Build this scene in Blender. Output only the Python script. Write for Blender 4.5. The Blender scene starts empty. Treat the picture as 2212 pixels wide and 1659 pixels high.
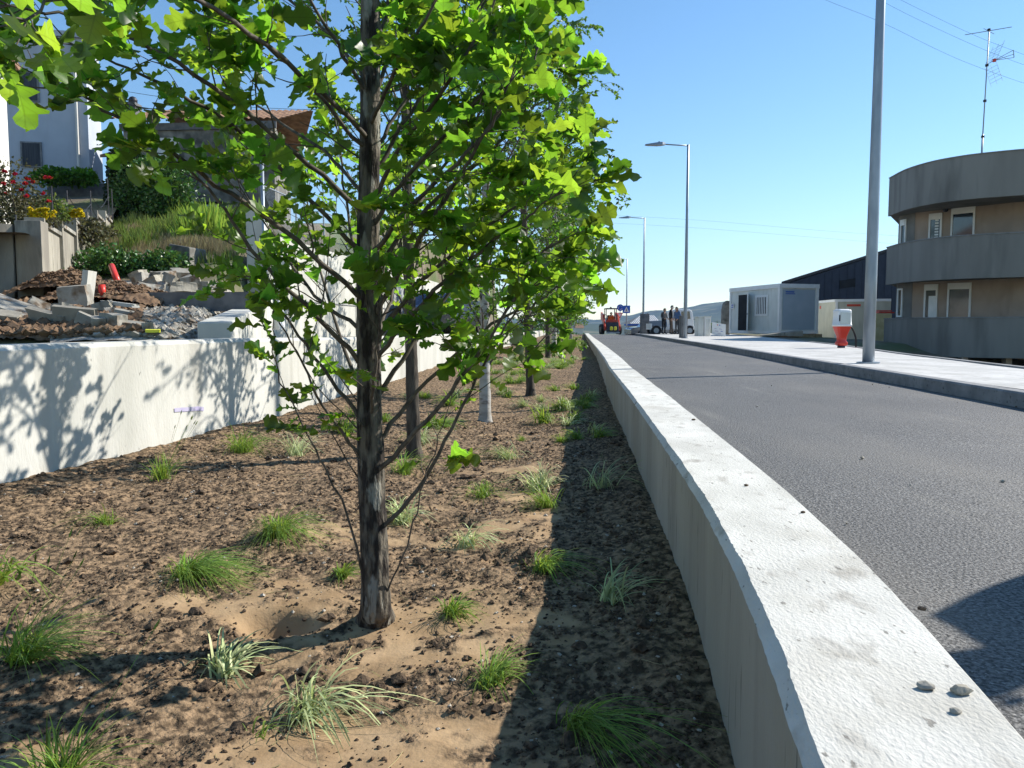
import bpy, bmesh, math, random
import numpy as np
from mathutils import Vector, Matrix
random.seed(7); rng = np.random.default_rng(7)
R = math.radians
scene = bpy.context.scene
# ---------------------------------------------------------------- camera
CZ = 0.62                      # height of the lens above the road surface
PITCH = R(4.2866); FPX = 1661.0
cam_d = bpy.data.cameras.new('camera'); cam = bpy.data.objects.new('camera', cam_d)
scene.collection.objects.link(cam); scene.camera = cam
cam.location = (0, 0, CZ); cam.rotation_euler = (R(90) - PITCH, 0, 0)
cam_d.sensor_width = 36; cam_d.lens = 36 * FPX / 2212
cam_d.clip_start = 0.02; cam_d.clip_end = 20000
# ---------------------------------------------------------------- sky and sun
SUN_H = Vector((0.914, 0.405)).normalized(); SUN_EL = R(36.3)
SUN = Vector((SUN_H.x * math.cos(SUN_EL), SUN_H.y * math.cos(SUN_EL), math.sin(SUN_EL)))
world = bpy.data.worlds.new('World'); scene.world = world; world.use_nodes = True
wn = world.node_tree; wn.nodes.clear()
sky = wn.nodes.new('ShaderNodeTexSky'); sky.sky_type = 'NISHITA'; sky.sun_disc = False
sky.sun_elevation = SUN_EL; sky.sun_rotation = math.atan2(SUN.x, SUN.y)
sky.air_density = 1.0; sky.dust_density = 0.05; sky.ozone_density = 2.2; sky.altitude = 100
bg = wn.nodes.new('ShaderNodeBackground'); bg.inputs[1].default_value = 0.116
wo = wn.nodes.new('ShaderNodeOutputWorld')
hsv = wn.nodes.new('ShaderNodeHueSaturation'); hsv.inputs['Saturation'].default_value = 1.14; hsv.inputs['Hue'].default_value = .496
wn.links.new(sky.outputs[0], hsv.inputs['Color']); wn.links.new(hsv.outputs[0], bg.inputs[0]); wn.links.new(bg.outputs[0], wo.inputs[0])
sl = bpy.data.lights.new('sun', 'SUN'); sl.energy = 5.0; sl.angle = R(0.5); sl.color = (1, .945, .86)
so = bpy.data.objects.new('sun', sl); scene.collection.objects.link(so)
so.rotation_euler = SUN.to_track_quat('Z', 'Y').to_euler()
scene.view_settings.view_transform = 'Standard'; scene.view_settings.look = 'None'
scene.view_settings.exposure = 0.68; scene.view_settings.gamma = 1
scene.render.engine = 'CYCLES'
scene.cycles.use_denoising = True
scene.cycles.max_bounces = 8; scene.cycles.transmission_bounces = 6; scene.cycles.transparent_max_bounces = 8
scene.cycles.volume_bounces = 0

# ---------------------------------------------------------------- helpers
def ray(x, y):
    u = (x - 1106) / FPX; v = -(y - 829.5) / FPX
    return Vector((u, math.cos(PITCH) + v * math.sin(PITCH), -math.sin(PITCH) + v * math.cos(PITCH)))
def P(x, y, Y):
    d = ray(x, y); return d * (Y / d.y) + Vector((0, 0, CZ))
def G(x, y, z=0.0):
    d = ray(x, y); return d * ((z - CZ) / d.z) + Vector((0, 0, CZ))
def link(o, parent=None):
    scene.collection.objects.link(o)
    if parent is not None: o.parent = parent
    return o
def tag(o, label=None, cat=None, group=None, kind=None):
    if label: o['label'] = label
    if cat: o['category'] = cat
    if group: o['group'] = group
    if kind: o['kind'] = kind
    return o
def thing(name, label, cat, loc=(0, 0, 0), rz=0, group=None):
    o = bpy.data.objects.new(name, None); scene.collection.objects.link(o)
    o.empty_display_size = .2
    o.location = loc; o.rotation_euler = (0, 0, rz)
    return tag(o, label, cat, group)
def obj(name, V, F, mat, parent=None, smooth=False, world=False, uv=None, midx=None):
    """V verts, F faces (list of tuples or (n,k) array). world=True: V in world coords under a moved parent."""
    me = bpy.data.meshes.new(name)
    V = np.asarray(V, dtype=np.float64)
    if isinstance(F, np.ndarray):
        n, k = F.shape
        me.vertices.add(len(V)); me.vertices.foreach_set('co', V.ravel())
        me.loops.add(n * k); me.loops.foreach_set('vertex_index', F.astype(np.int32).ravel())
        me.polygons.add(n); me.polygons.foreach_set('loop_start', np.arange(0, n * k, k, dtype=np.int32))
        if uv is not None:
            l = me.uv_layers.new(name='UVMap'); l.data.foreach_set('uv', np.asarray(uv)[F.ravel()].astype(np.float32).ravel())
        me.update(calc_edges=True)
    else:
        me.from_pydata([tuple(v) for v in V], [], F)
    mats = mat if isinstance(mat, (list, tuple)) else [mat]
    for m in mats: me.materials.append(m)
    if midx is not None: me.polygons.foreach_set('material_index', np.asarray(midx, dtype=np.int32))
    me.polygons.foreach_set('use_smooth', np.full(len(me.polygons), smooth))
    me.update(); me.validate()
    o = bpy.data.objects.new(name, me); link(o, parent)
    if world and parent is not None:
        o.matrix_parent_inverse = Matrix.Identity(4)
        M = parent.matrix_basis.inverted(); me.transform(M)
    return o
class MB:
    def __init__(s): s.v = []; s.f = []
    def add(s, V, F):
        b = len(s.v); s.v += [tuple(p) for p in V]; s.f += [tuple(i + b for i in f) for f in F]; return s
    def box(s, x0, y0, z0, x1, y1, z1):
        return s.prism([(x0, y0), (x1, y0), (x1, y1), (x0, y1)], z0, z1)
    def prism(s, pts, z0, z1):
        n = len(pts); zz0 = z0 if hasattr(z0, '__len__') else [z0] * n; zz1 = z1 if hasattr(z1, '__len__') else [z1] * n
        V = [(p[0], p[1], a) for p, a in zip(pts, zz0)] + [(p[0], p[1], a) for p, a in zip(pts, zz1)]
        a = sum(pts[i][0] * pts[(i + 1) % n][1] - pts[(i + 1) % n][0] * pts[i][1] for i in range(n))
        F = [tuple(range(n))[::-1], tuple(range(n, 2 * n))] + [(i, (i + 1) % n, n + (i + 1) % n, n + i) for i in range(n)]
        if a < 0: F = [f[::-1] for f in F]
        return s.add(V, F)
    def panel(s, p0, p1, z0, z1, t, off=0.0):
        """slab standing on the plan line p0-p1, thickness t, pushed off along its left-hand normal"""
        dx, dy = p1[0] - p0[0], p1[1] - p0[1]; l = math.hypot(dx, dy); nx, ny = -dy / l, dx / l
        a = (p0[0] + nx * off, p0[1] + ny * off); b = (p1[0] + nx * off, p1[1] + ny * off)
        c = (b[0] + nx * t, b[1] + ny * t); d = (a[0] + nx * t, a[1] + ny * t)
        return s.prism([a, b, c, d], z0, z1)
    def tube(s, pts, rad, n=8, cap=True):
        V, F = tube_arr(pts, rad, n); s.add(V, F.tolist())
        if cap:
            b = len(s.v) - len(V); s.f.append(tuple(range(b, b + n))[::-1]); s.f.append(tuple(range(b + len(V) - n, b + len(V))))
        return s
    def lathe(s, prof, c=(0, 0, 0), n=20):
        return s.tube([(c[0], c[1], c[2] + z) for r, z in prof], [r for r, z in prof], n)
    def build(s, name, mat, parent=None, smooth=False, world=False, bevel=0):
        o = obj(name, s.v, s.f, mat, parent, smooth, world)
        if bevel:
            m = o.modifiers.new('bevel', 'BEVEL'); m.width = bevel; m.segments = 2; m.limit_method = 'ANGLE'
        return o
def tube_arr(pts, rad, n=6):
    P_ = np.asarray(pts, float); m = len(P_)
    if not hasattr(rad, '__len__'): rad = [rad] * m
    rad = np.asarray(rad, float)
    T = np.gradient(P_, axis=0); T /= np.linalg.norm(T, axis=1)[:, None] + 1e-12
    t0 = T[m // 2]; ref = np.array([1., 0, 0]) if abs(t0[0]) < .8 else np.array([0., 1, 0])
    A = ref - (T @ ref)[:, None] * T; A /= np.linalg.norm(A, axis=1)[:, None] + 1e-12
    B = np.cross(T, A)
    th = np.linspace(0, 2 * np.pi, n, endpoint=False)
    V = P_[:, None, :] + rad[:, None, None] * (np.cos(th)[None, :, None] * A[:, None, :] + np.sin(th)[None, :, None] * B[:, None, :])
    i = np.arange(m - 1)[:, None] * n; j = np.arange(n)[None, :]; j2 = (j + 1) % n
    F = np.stack([i + j, i + j2, i + n + j2, i + n + j], -1).reshape(-1, 4)
    return V.reshape(-1, 3), F
class AB:                       # numpy accumulator of quads
    def __init__(s): s.V = []; s.F = []; s.n = 0; s.U = []
    def add(s, V, F, U=None):
        s.V.append(V); s.F.append(F + s.n); s.n += len(V)
        if U is not None: s.U.append(U)
    def tube(s, pts, rad, n=5): s.add(*tube_arr(pts, rad, n))
    def build(s, name, mat, parent=None, smooth=True, world=False):
        return obj(name, np.concatenate(s.V), np.concatenate(s.F), mat, parent, smooth, world, uv=np.concatenate(s.U) if s.U else None)
def crom(pts, per=6):
    pts = [Vector(p) for p in pts]; q = [pts[0] * 2 - pts[1]] + pts + [pts[-1] * 2 - pts[-2]]; out = []
    for i in range(1, len(q) - 2):
        for k in range(per):
            t = k / per; a, b, c, d = q[i - 1:i + 3]
            out.append(.5 * ((2 * b) + (c - a) * t + (2 * a - 5 * b + 4 * c - d) * t * t + (3 * b - a - 3 * c + d) * t ** 3))
    out.append(pts[-1]); return out
_perm = rng.permutation(4096)
_val = rng.random(4096)
def vnoise(x, y, z=0):
    x = np.asarray(x, float); y = np.asarray(y, float)
    xi = np.floor(x).astype(int); yi = np.floor(y).astype(int); fx = x - xi; fy = y - yi
    fx = fx * fx * (3 - 2 * fx); fy = fy * fy * (3 - 2 * fy)
    h = lambda a, b: _val[_perm[(_perm[a & 4095] + b + z * 57) & 4095]]
    return (h(xi, yi) * (1 - fx) + h(xi + 1, yi) * fx) * (1 - fy) + (h(xi, yi + 1) * (1 - fx) + h(xi + 1, yi + 1) * fx) * fy - .5
def fbm(x, y, o=4, z=0, g=.5):
    r = 0; a = 1
    for k in range(o): r = r + a * vnoise(x * 2 ** k + 17.3 * k, y * 2 ** k + 5.1 * k, z + k); a *= g
    return r
def copy_tree(o, parent=None):
    c = o.copy(); scene.collection.objects.link(c); c.parent = parent
    for ch in list(o.children): copy_tree(ch, c)
    return c
# ---------------------------------------------------------------- materials
def pm(name, c1, c2=None, scale=4, rough=.8, bump=0, bscale=40, c3=None, s3=30, t3=(.6, .7), metal=0, spec=.3, detail=6, stretch=(1, 1, 1), coat=0, bdist=.01, t1=(.35, .65)):
    m = bpy.data.materials.new(name); m.use_nodes = True; nt = m.node_tree; N = nt.nodes; L = nt.links
    b = N['Principled BSDF']; b.inputs['Roughness'].default_value = rough; b.inputs['Metallic'].default_value = metal
    b.inputs['Specular IOR Level'].default_value = spec; b.inputs['Coat Weight'].default_value = coat
    tc = N.new('ShaderNodeTexCoord'); mp = N.new('ShaderNodeMapping'); mp.inputs['Scale'].default_value = stretch
    L.new(tc.outputs['Object'], mp.inputs[0])
    def noise(s, d=detail):
        n = N.new('ShaderNodeTexNoise'); n.inputs['Scale'].default_value = s; n.inputs['Detail'].default_value = d
        L.new(mp.outputs[0], n.inputs[0]); return n
    col = None
    if c2 is not None:
        n = noise(scale); r = N.new('ShaderNodeValToRGB'); r.color_ramp.elements[0].position = t1[0]; r.color_ramp.elements[1].position = t1[1]
        r.color_ramp.elements[0].color = (*c1, 1); r.color_ramp.elements[1].color = (*c2, 1)
        L.new(n.outputs[0], r.inputs[0]); col = r.outputs[0]
    else: b.inputs['Base Color'].default_value = (*c1, 1)
    if c3 is not None:
        n = noise(s3); r = N.new('ShaderNodeMapRange'); r.inputs[1].default_value = t3[0]; r.inputs[2].default_value = t3[1]
        L.new(n.outputs[0], r.inputs[0]); mx = N.new('ShaderNodeMix'); mx.data_type = 'RGBA'
        L.new(r.outputs[0], mx.inputs[0]); mx.inputs[7].default_value = (*c3, 1)
        if col is not None: L.new(col, mx.inputs[6])
        else: mx.inputs[6].default_value = (*c1, 1)
        col = mx.outputs[2]
    if col is not None: L.new(col, b.inputs['Base Color'])
    if bump:
        n = noise(bscale, 8); bp = N.new('ShaderNodeBump'); bp.inputs['Strength'].default_value = bump; bp.inputs['Distance'].default_value = bdist
        L.new(n.outputs[0], bp.inputs['Height']); L.new(bp.outputs[0], b.inputs['Normal'])
    return m
def leaf_mat(name, base, trans, spec=.25, veins=True, tw=.55, rough=.45):
    m = bpy.data.materials.new(name); m.use_nodes = True; nt = m.node_tree; N = nt.nodes; L = nt.links
    b = N['Principled BSDF']; out = N['Material Output']
    b.inputs['Roughness'].default_value = rough; b.inputs['Specular IOR Level'].default_value = spec
    g = N.new('ShaderNodeNewGeometry'); hs = N.new('ShaderNodeHueSaturation')
    r1 = N.new('ShaderNodeMapRange'); r1.inputs[3].default_value = .475; r1.inputs[4].default_value = .525; L.new(g.outputs['Random Per Island'], r1.inputs[0])
    wn_ = N.new('ShaderNodeTexWhiteNoise'); wn_.noise_dimensions = '1D'; L.new(g.outputs['Random Per Island'], wn_.inputs['W'])
    r2 = N.new('ShaderNodeMapRange'); r2.inputs[3].default_value = .45; r2.inputs[4].default_value = 1.45; L.new(wn_.outputs[0], r2.inputs[0])
    L.new(r1.outputs[0], hs.inputs['Hue']); L.new(r2.outputs[0], hs.inputs['Value']); hs.inputs['Color'].default_value = (*base, 1)
    hs2 = N.new('ShaderNodeHueSaturation'); L.new(r1.outputs[0], hs2.inputs['Hue']); L.new(r2.outputs[0], hs2.inputs['Value']); hs2.inputs['Color'].default_value = (*trans, 1)
    tl = N.new('ShaderNodeBsdfTranslucent'); mix = N.new('ShaderNodeMixShader'); mix.inputs[0].default_value = tw
    L.new(hs2.outputs[0], tl.inputs[0]); L.new(hs.outputs[0], b.inputs['Base Color'])
    if veins:
        uv = N.new('ShaderNodeUVMap'); sp = N.new('ShaderNodeSeparateXYZ'); L.new(uv.outputs[0], sp.inputs[0])
        def mt(op, a, c=None):
            q = N.new('ShaderNodeMath'); q.operation = op
            for i, v in enumerate((a, c)):
                if v is None: continue
                if isinstance(v, (int, float)): q.inputs[i].default_value = v
                else: L.new(v, q.inputs[i])
            return q.outputs[0]
        au = mt('ABSOLUTE', sp.outputs[0]); mid = mt('LESS_THAN', au, .014)
        lat = mt('LESS_THAN', mt('FRACT', mt('MULTIPLY', mt('SUBTRACT', sp.outputs[1], mt('MULTIPLY', au, .9)), 6.5)), .09)
        vn = mt('MAXIMUM', mid, lat)
        for h, inp in ((hs, b.inputs['Base Color']), (hs2, tl.inputs[0])):
            mx = N.new('ShaderNodeMix'); mx.data_type = 'RGBA'; mx.blend_type = 'MULTIPLY'; L.new(mt('MULTIPLY', vn, .55), mx.inputs[0])
            L.new(h.outputs[0], mx.inputs[6]); mx.inputs[7].default_value = (.62, .55, .5, 1) if h is hs2 else (1.6, 1.6, 1.6, 1); L.new(mx.outputs[2], inp)
    L.new(b.outputs[0], mix.inputs[1]); L.new(tl.outputs[0], mix.inputs[2]); L.new(mix.outputs[0], out.inputs[0])
    return m
M = {}
M['conc_wall'] = pm('pale_concrete', (.43, .425, .38), (.56, .55, .50), 2.2, .85, .35, 60, c3=(.17, .165, .145), s3=55, t3=(.70, .76), stretch=(1, 1, .35))
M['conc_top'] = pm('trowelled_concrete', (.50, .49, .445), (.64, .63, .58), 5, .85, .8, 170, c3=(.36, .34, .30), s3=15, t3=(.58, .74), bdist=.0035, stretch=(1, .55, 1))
M['conc_old'] = pm('weathered_concrete', (.22, .20, .165), (.40, .37, .30), 3, .9, .5, 30, c3=(.12, .11, .09), s3=6, t3=(.52, .7), stretch=(1, 1, .3))
M['conc_dark'] = pm('dark_concrete', (.10, .105, .11), (.17, .17, .17), 6, .9, .4, 30)
M['slab'] = pm('broken_slab', (.20, .19, .16), (.42, .40, .35), 3, .9, .5, 30, c3=(.16, .11, .07), s3=5, t3=(.5, .65))
M['asphalt'] = pm('asphalt', (.028, .027, .026), (.168, .163, .155), 100, .68, 1.0, 120, c3=(.28, .275, .26), s3=130, t3=(.60, .66), bdist=.008, spec=.35, detail=3, t1=(.40, .60))
M['paving'] = pm('sidewalk_concrete', (.42, .415, .395), (.56, .55, .525), 1.6, .9, .3, 50, c3=(.30, .29, .27), s3=9, t3=(.55, .75))
M['kerb'] = pm('kerb_concrete', (.17, .175, .18), (.27, .27, .27), 5, .85, .4, 40, c3=(.09, .09, .09), s3=30, t3=(.6, .7))
M['bark'] = pm('oak_bark', (.028, .022, .018), (.15, .13, .10), 42, .9, 1.0, 60, c3=(.27, .26, .22), s3=26, t3=(.58, .64), stretch=(1, 1, .28), bdist=.03, t1=(.42, .58))
M['bark_birch'] = pm('birch_bark', (.30, .285, .25), (.46, .44, .40), 10, .8, .4, 40, c3=(.16, .14, .12), s3=16, t3=(.55, .68), stretch=(.6, .6, 1.6))
M['bark_dark'] = pm('dark_bark', (.035, .028, .022), (.10, .085, .065), 22, .9, .9, 50, stretch=(1, 1, .3))
M['twig'] = pm('twig_bark', (.055, .045, .035), (.13, .11, .085), 40, .8)
M['oak_leaf'] = leaf_mat('oak_leaf', (.034, .080, .018), (.31, .55, .035), spec=.5, rough=.38)
M['birch_leaf'] = leaf_mat('birch_leaf', (.065, .13, .025), (.16, .30, .025), veins=False, tw=.45)
M['lime_leaf'] = leaf_mat('alder_leaf', (.07, .16, .022), (.21, .43, .025), veins=False, tw=.5)
M['hedge_leaf'] = leaf_mat('hedge_leaf', (.06, .14, .03), (.09, .18, .03), veins=False, tw=.25, spec=.5, rough=.35)
M['grass_blade'] = leaf_mat('grass_blade', (.19, .31, .06), (.34, .48, .06), veins=False, tw=.4)
M['grass_stripe'] = leaf_mat('variegated_blade', (.50, .56, .28), (.40, .50, .18), veins=False, tw=.35)
M['weed'] = leaf_mat('weed_blade', (.16, .22, .06), (.2, .28, .05), veins=False, tw=.35)
M['dry'] = leaf_mat('dry_blade', (.40, .33, .18), (.3, .25, .12), veins=False, tw=.3)
M['red_petal'] = leaf_mat('red_petal', (.50, .03, .02), (.42, .03, .02), veins=False, tw=.35)
M['yellow_petal'] = leaf_mat('yellow_petal', (.75, .62, .03), (.7, .6, .03), veins=False, tw=.35)
M['rose_leaf'] = leaf_mat('rose_leaf', (.10, .10, .05), (.13, .12, .04), veins=False, tw=.3)
M['galv'] = pm('galvanised_steel', (.25, .29, .33), (.35, .39, .43), 7, .45, 0, metal=.55, stretch=(1, 1, .3))
M['dark_metal'] = pm('dark_metal', (.03, .03, .035), (.06, .06, .065), 8, .5, metal=.4)
M['black'] = pm('black_rubber', (.012, .012, .013), (.03, .03, .03), 10, .7)
M['white_paint'] = pm('white_paint', (.72, .73, .72), (.80, .80, .79), 3, .4)
M['cont'] = pm('container_panel', (.58, .61, .58), (.66, .68, .65), 1.5, .45)
M['cont_blue'] = pm('container_end_panel', (.33, .40, .46), (.38, .44, .50), 1.5, .45)
M['cont2'] = pm('beige_container_panel', (.44, .44, .36), (.52, .51, .42), 1.5, .5)
M['red'] = pm('red_plastic', (.55, .035, .02), (.66, .05, .03), 4, .35, coat=.3)
M['orange_red'] = pm('orange_red_paint', (.50, .045, .02), (.62, .07, .03), 6, .4)
M['orange'] = pm('orange_vest', (.85, .14, .02), (.95, .2, .04), 6, .8)
M['blue_sign'] = pm('blue_sign', (.015, .09, .42), (.02, .11, .46), 4, .35)
M['navy'] = pm('navy_cladding', (.016, .023, .042), (.024, .032, .055), 2, .55)
M['glass'] = pm('window_glass', (.03, .04, .05), (.05, .06, .07), 2, .06, spec=.8)
M['void'] = pm('dark_interior', (.01, .011, .013), (.02, .02, .022), 2, .9)
M['band'] = pm('stained_render', (.195, .186, .170), (.24, .23, .21), 1.2, .92, .5, 60, c3=(.12, .115, .105), s3=.9, t3=(.56, .80), stretch=(1, 1, .22))
M['plaster'] = pm('pinkish_plaster', (.36, .285, .23), (.42, .335, .275), 1.5, .9, .4, 60)
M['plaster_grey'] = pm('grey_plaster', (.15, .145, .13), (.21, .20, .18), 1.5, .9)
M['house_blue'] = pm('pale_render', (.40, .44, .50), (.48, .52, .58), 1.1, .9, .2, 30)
M['house_white'] = pm('white_render', (.62, .60, .55), (.74, .72, .67), 1.1, .9, .2, 30)
M['shutter'] = pm('dark_shutter', (.035, .04, .05), (.07, .075, .085), 30, .6, stretch=(1, 1, .05))
M['stone'] = pm('old_granite', (.13, .125, .11), (.25, .24, .21), 3, .95, .7, 14, c3=(.08, .08, .07), s3=2.2, t3=(.5, .65))
M['tile'] = pm('clay_tile', (.16, .09, .055), (.30, .18, .11), 5, .9, .8, 12)
M['hill'] = pm('forest_hill', (.018, .035, .02), (.05, .075, .04), .006, .95, c3=(.12, .12, .07), s3=.012, t3=(.55, .62))
M['earth'] = pm('brown_earth', (.11, .065, .038), (.23, .15, .09), 3, .95, .8, 25)
M['gravel'] = pm('gravel', (.20, .18, .15), (.42, .39, .34), 30, .95, 1, 40, detail=3)
M['cream'] = pm('cream_wall', (.55, .52, .45), (.62, .60, .52), 1, .9)
M['skin'] = pm('skin', (.38, .22, .15), (.44, .27, .19), 8, .6)
M['hair'] = pm('grey_hair', (.10, .10, .10), (.22, .21, .2), 40, .9)
M['grey_cloth'] = pm('charcoal_cloth', (.035, .038, .042), (.06, .062, .066), 12, .95)
M['black_cloth'] = pm('black_cloth', (.010, .011, .014), (.02, .022, .026), 12, .95)
M['brown_cloth'] = pm('brown_cloth', (.055, .042, .032), (.08, .062, .048), 12, .95)
M['blue_cloth'] = pm('blue_cloth', (.06, .11, .22), (.09, .15, .28), 12, .95)
M['wood'] = pm('raw_wood', (.25, .17, .09), (.42, .32, .19), 6, .8, stretch=(1, .1, 1))
M['beige_board'] = pm('beige_board', (.50, .42, .22), (.60, .52, .30), 4, .7)
M['purple'] = pm('faded_purple_paint', (.38, .34, .50), (.45, .42, .54), 9, .9)
M['yellow'] = pm('yellow_plastic', (.75, .70, .05), (.8, .78, .08), 4, .5)
def overlay(m, scale, lo, hi, col, amt, stretch=(1, 1, 1), detail=5):
    nt = m.node_tree; N = nt.nodes; L = nt.links; b = N['Principled BSDF']; src = b.inputs['Base Color'].links[0].from_socket
    tc = N.new('ShaderNodeTexCoord'); mp = N.new('ShaderNodeMapping'); mp.inputs['Scale'].default_value = stretch; L.new(tc.outputs['Object'], mp.inputs[0])
    n = N.new('ShaderNodeTexNoise'); n.inputs['Scale'].default_value = scale; n.inputs['Detail'].default_value = detail; L.new(mp.outputs[0], n.inputs[0])
    r = N.new('ShaderNodeMapRange'); r.inputs[1].default_value = lo; r.inputs[2].default_value = hi; r.inputs[4].default_value = amt; L.new(n.outputs[0], r.inputs[0])
    mx = N.new('ShaderNodeMix'); mx.data_type = 'RGBA'; L.new(r.outputs[0], mx.inputs[0]); L.new(src, mx.inputs[6]); mx.inputs[7].default_value = (*col, 1); L.new(mx.outputs[2], b.inputs['Base Color'])
overlay(M['asphalt'], 1.2, .46, .72, (.19, .175, .15), .45, (1, .35, 1)); overlay(M['asphalt'], 6, .62, .74, (.22, .21, .18), .35, (1, .10, 1)); overlay(M['asphalt'], 55, .64, .70, (.32, .31, .28), .7); overlay(M['asphalt'], .5, .5, .7, (.04, .04, .042), .35)
overlay(M['conc_top'], 3, .55, .75, (.34, .31, .25), .5); overlay(M['conc_top'], 60, .66, .70, (.16, .15, .13), .8, (1, .4, 1))
overlay(M['conc_wall'], 3.5, .56, .72, (.30, .285, .24), .5, (1, 1, .12)); overlay(M['paving'], 5, .55, .7, (.33, .32, .29), .5, (1, .25, 1)); overlay(M['cont'], 6, .52, .75, (.40, .39, .34), .4, (1, 1, .15))
overlay(M['cont2'], 4, .5, .75, (.34, .32, .24), .5, (1, 1, .2)); overlay(M['band'], 2.2, .5, .7, (.12, .115, .105), .6, (1, 1, .12)); overlay(M['plaster'], 2.5, .52, .75, (.26, .20, .16), .5, (1, 1, .3))
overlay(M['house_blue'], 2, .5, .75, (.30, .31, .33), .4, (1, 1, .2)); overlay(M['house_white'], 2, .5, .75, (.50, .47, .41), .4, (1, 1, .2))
# vertical stains and formwork for the near right wall face are in its own material below
def ground_mat(name, cols, s1, s2, bump, bscale, bdist=.02):
    m = pm(name, cols[0], cols[1], s1, .95, bump, bscale, c3=cols[2], s3=s2, t3=(.45, .6), bdist=bdist); return m
# ================================================================ plan curves
def smooth_curve(ys, xs):
    d = np.arange(-4, 72, .05); v = np.interp(d, ys, xs)
    k = np.exp(-.5 * (np.arange(-12, 13) / 5) ** 2); k /= k.sum()
    v = np.convolve(np.pad(v, 12, mode='edge') - 0, k, 'valid'); v[:14] = np.interp(d[:14], ys, xs); v[-14:] = np.interp(d[-14:], ys, xs)
    return lambda y: np.interp(y, d, v)
RWL = smooth_curve([-4, -1.5, 0, 1.04, 1.52, 2.28, 3.66, 5.6, 9.56, 12.2, 17.7, 36.9, 72], [-.75, -.15, .16, .38, .465, .56, .69, .865, 1.20, 1.46, 1.95, 3.6, 6.7])
LWR = smooth_curve([-4, 1.5, 4.2, 5.2, 6.8, 8.8, 17.5, 28.3, 40, 60, 72], [-4.4, -3.3, -2.83, -2.62, -2.34, -2.12, -1.15, -.08, 1.0, 2.8, 3.8])
WT = .28                                    # right wall thickness
CURB = smooth_curve([-4, 5.8, 9.87, 20.8, 32.4, 72], [2.75, 3.87, 4.29, 5.5, 6.62, 10.4])
WALK = smooth_curve([-4, 9.4, 13.8, 20.8, 33, 60, 72], [3.9, 6.25, 7.1, 8.9, 11.3, 16, 18])
LWTOP = lambda y: np.interp(y, [-4, 6.9, 10, 17.7, 27, 60], [.515, .515, .48, .45, .41, .30])
def soil_z(x, y):
    x = np.asarray(x, float); y = np.asarray(y, float)
    b = np.interp(y, [-4, 1.9, 2.5, 9, 12, 17, 30, 45, 60, 72], [-.36, -.33, -.30, -.285, -.26, -.16, -.14, -.08, -.02, .0])
    l = LWR(y); r = RWL(y); dl = x - l; dr = r - x
    b = b + .05 * np.exp(-(dl / .45) ** 2) + .035 * np.exp(-(dr / .2) ** 2) - .035 * np.exp(-((x + .75 - .1 * y) / .55) ** 2)
    pit = np.exp(-(((x + .76) / .11) ** 2 + ((y - 2.42) / .07) ** 2) ** 1.5); b = b - .11 * pit
    for px, py, pr in ((-.30, 3.70, .13), (-.02, 3.05, .1), (.05, 6.4, .16), (-.55, 4.9, .16)):
        b = b - .05 * np.exp(-(((x - px) / pr) ** 2 + ((y - py) / (pr * .8)) ** 2) ** 1.5)
    return b
def silt(x, y):                              # where the washed smooth silt lies; thinned to darken the right wall's shadow strip
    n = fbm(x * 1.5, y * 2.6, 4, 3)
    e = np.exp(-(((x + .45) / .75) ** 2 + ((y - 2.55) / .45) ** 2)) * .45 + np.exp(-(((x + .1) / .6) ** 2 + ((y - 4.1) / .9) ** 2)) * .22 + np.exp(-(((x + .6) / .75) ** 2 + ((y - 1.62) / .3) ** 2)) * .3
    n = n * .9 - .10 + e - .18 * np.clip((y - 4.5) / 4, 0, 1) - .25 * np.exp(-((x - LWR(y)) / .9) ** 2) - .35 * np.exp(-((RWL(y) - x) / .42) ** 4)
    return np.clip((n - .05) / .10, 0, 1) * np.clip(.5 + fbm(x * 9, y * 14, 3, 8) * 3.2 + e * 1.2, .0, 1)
def soil_d(x, y):
    s = silt(x, y); rough = 1 - .85 * s
    return .035 * fbm(x * 3, y * 3, 3, 1) + rough * (.015 * fbm(x * 17, y * 17, 3, 5) + .014 * np.abs(fbm(x * 60, y * 60, 2, 9)))
SZ = lambda x, y: float(soil_z(x, y) + soil_d(x, y))
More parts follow.
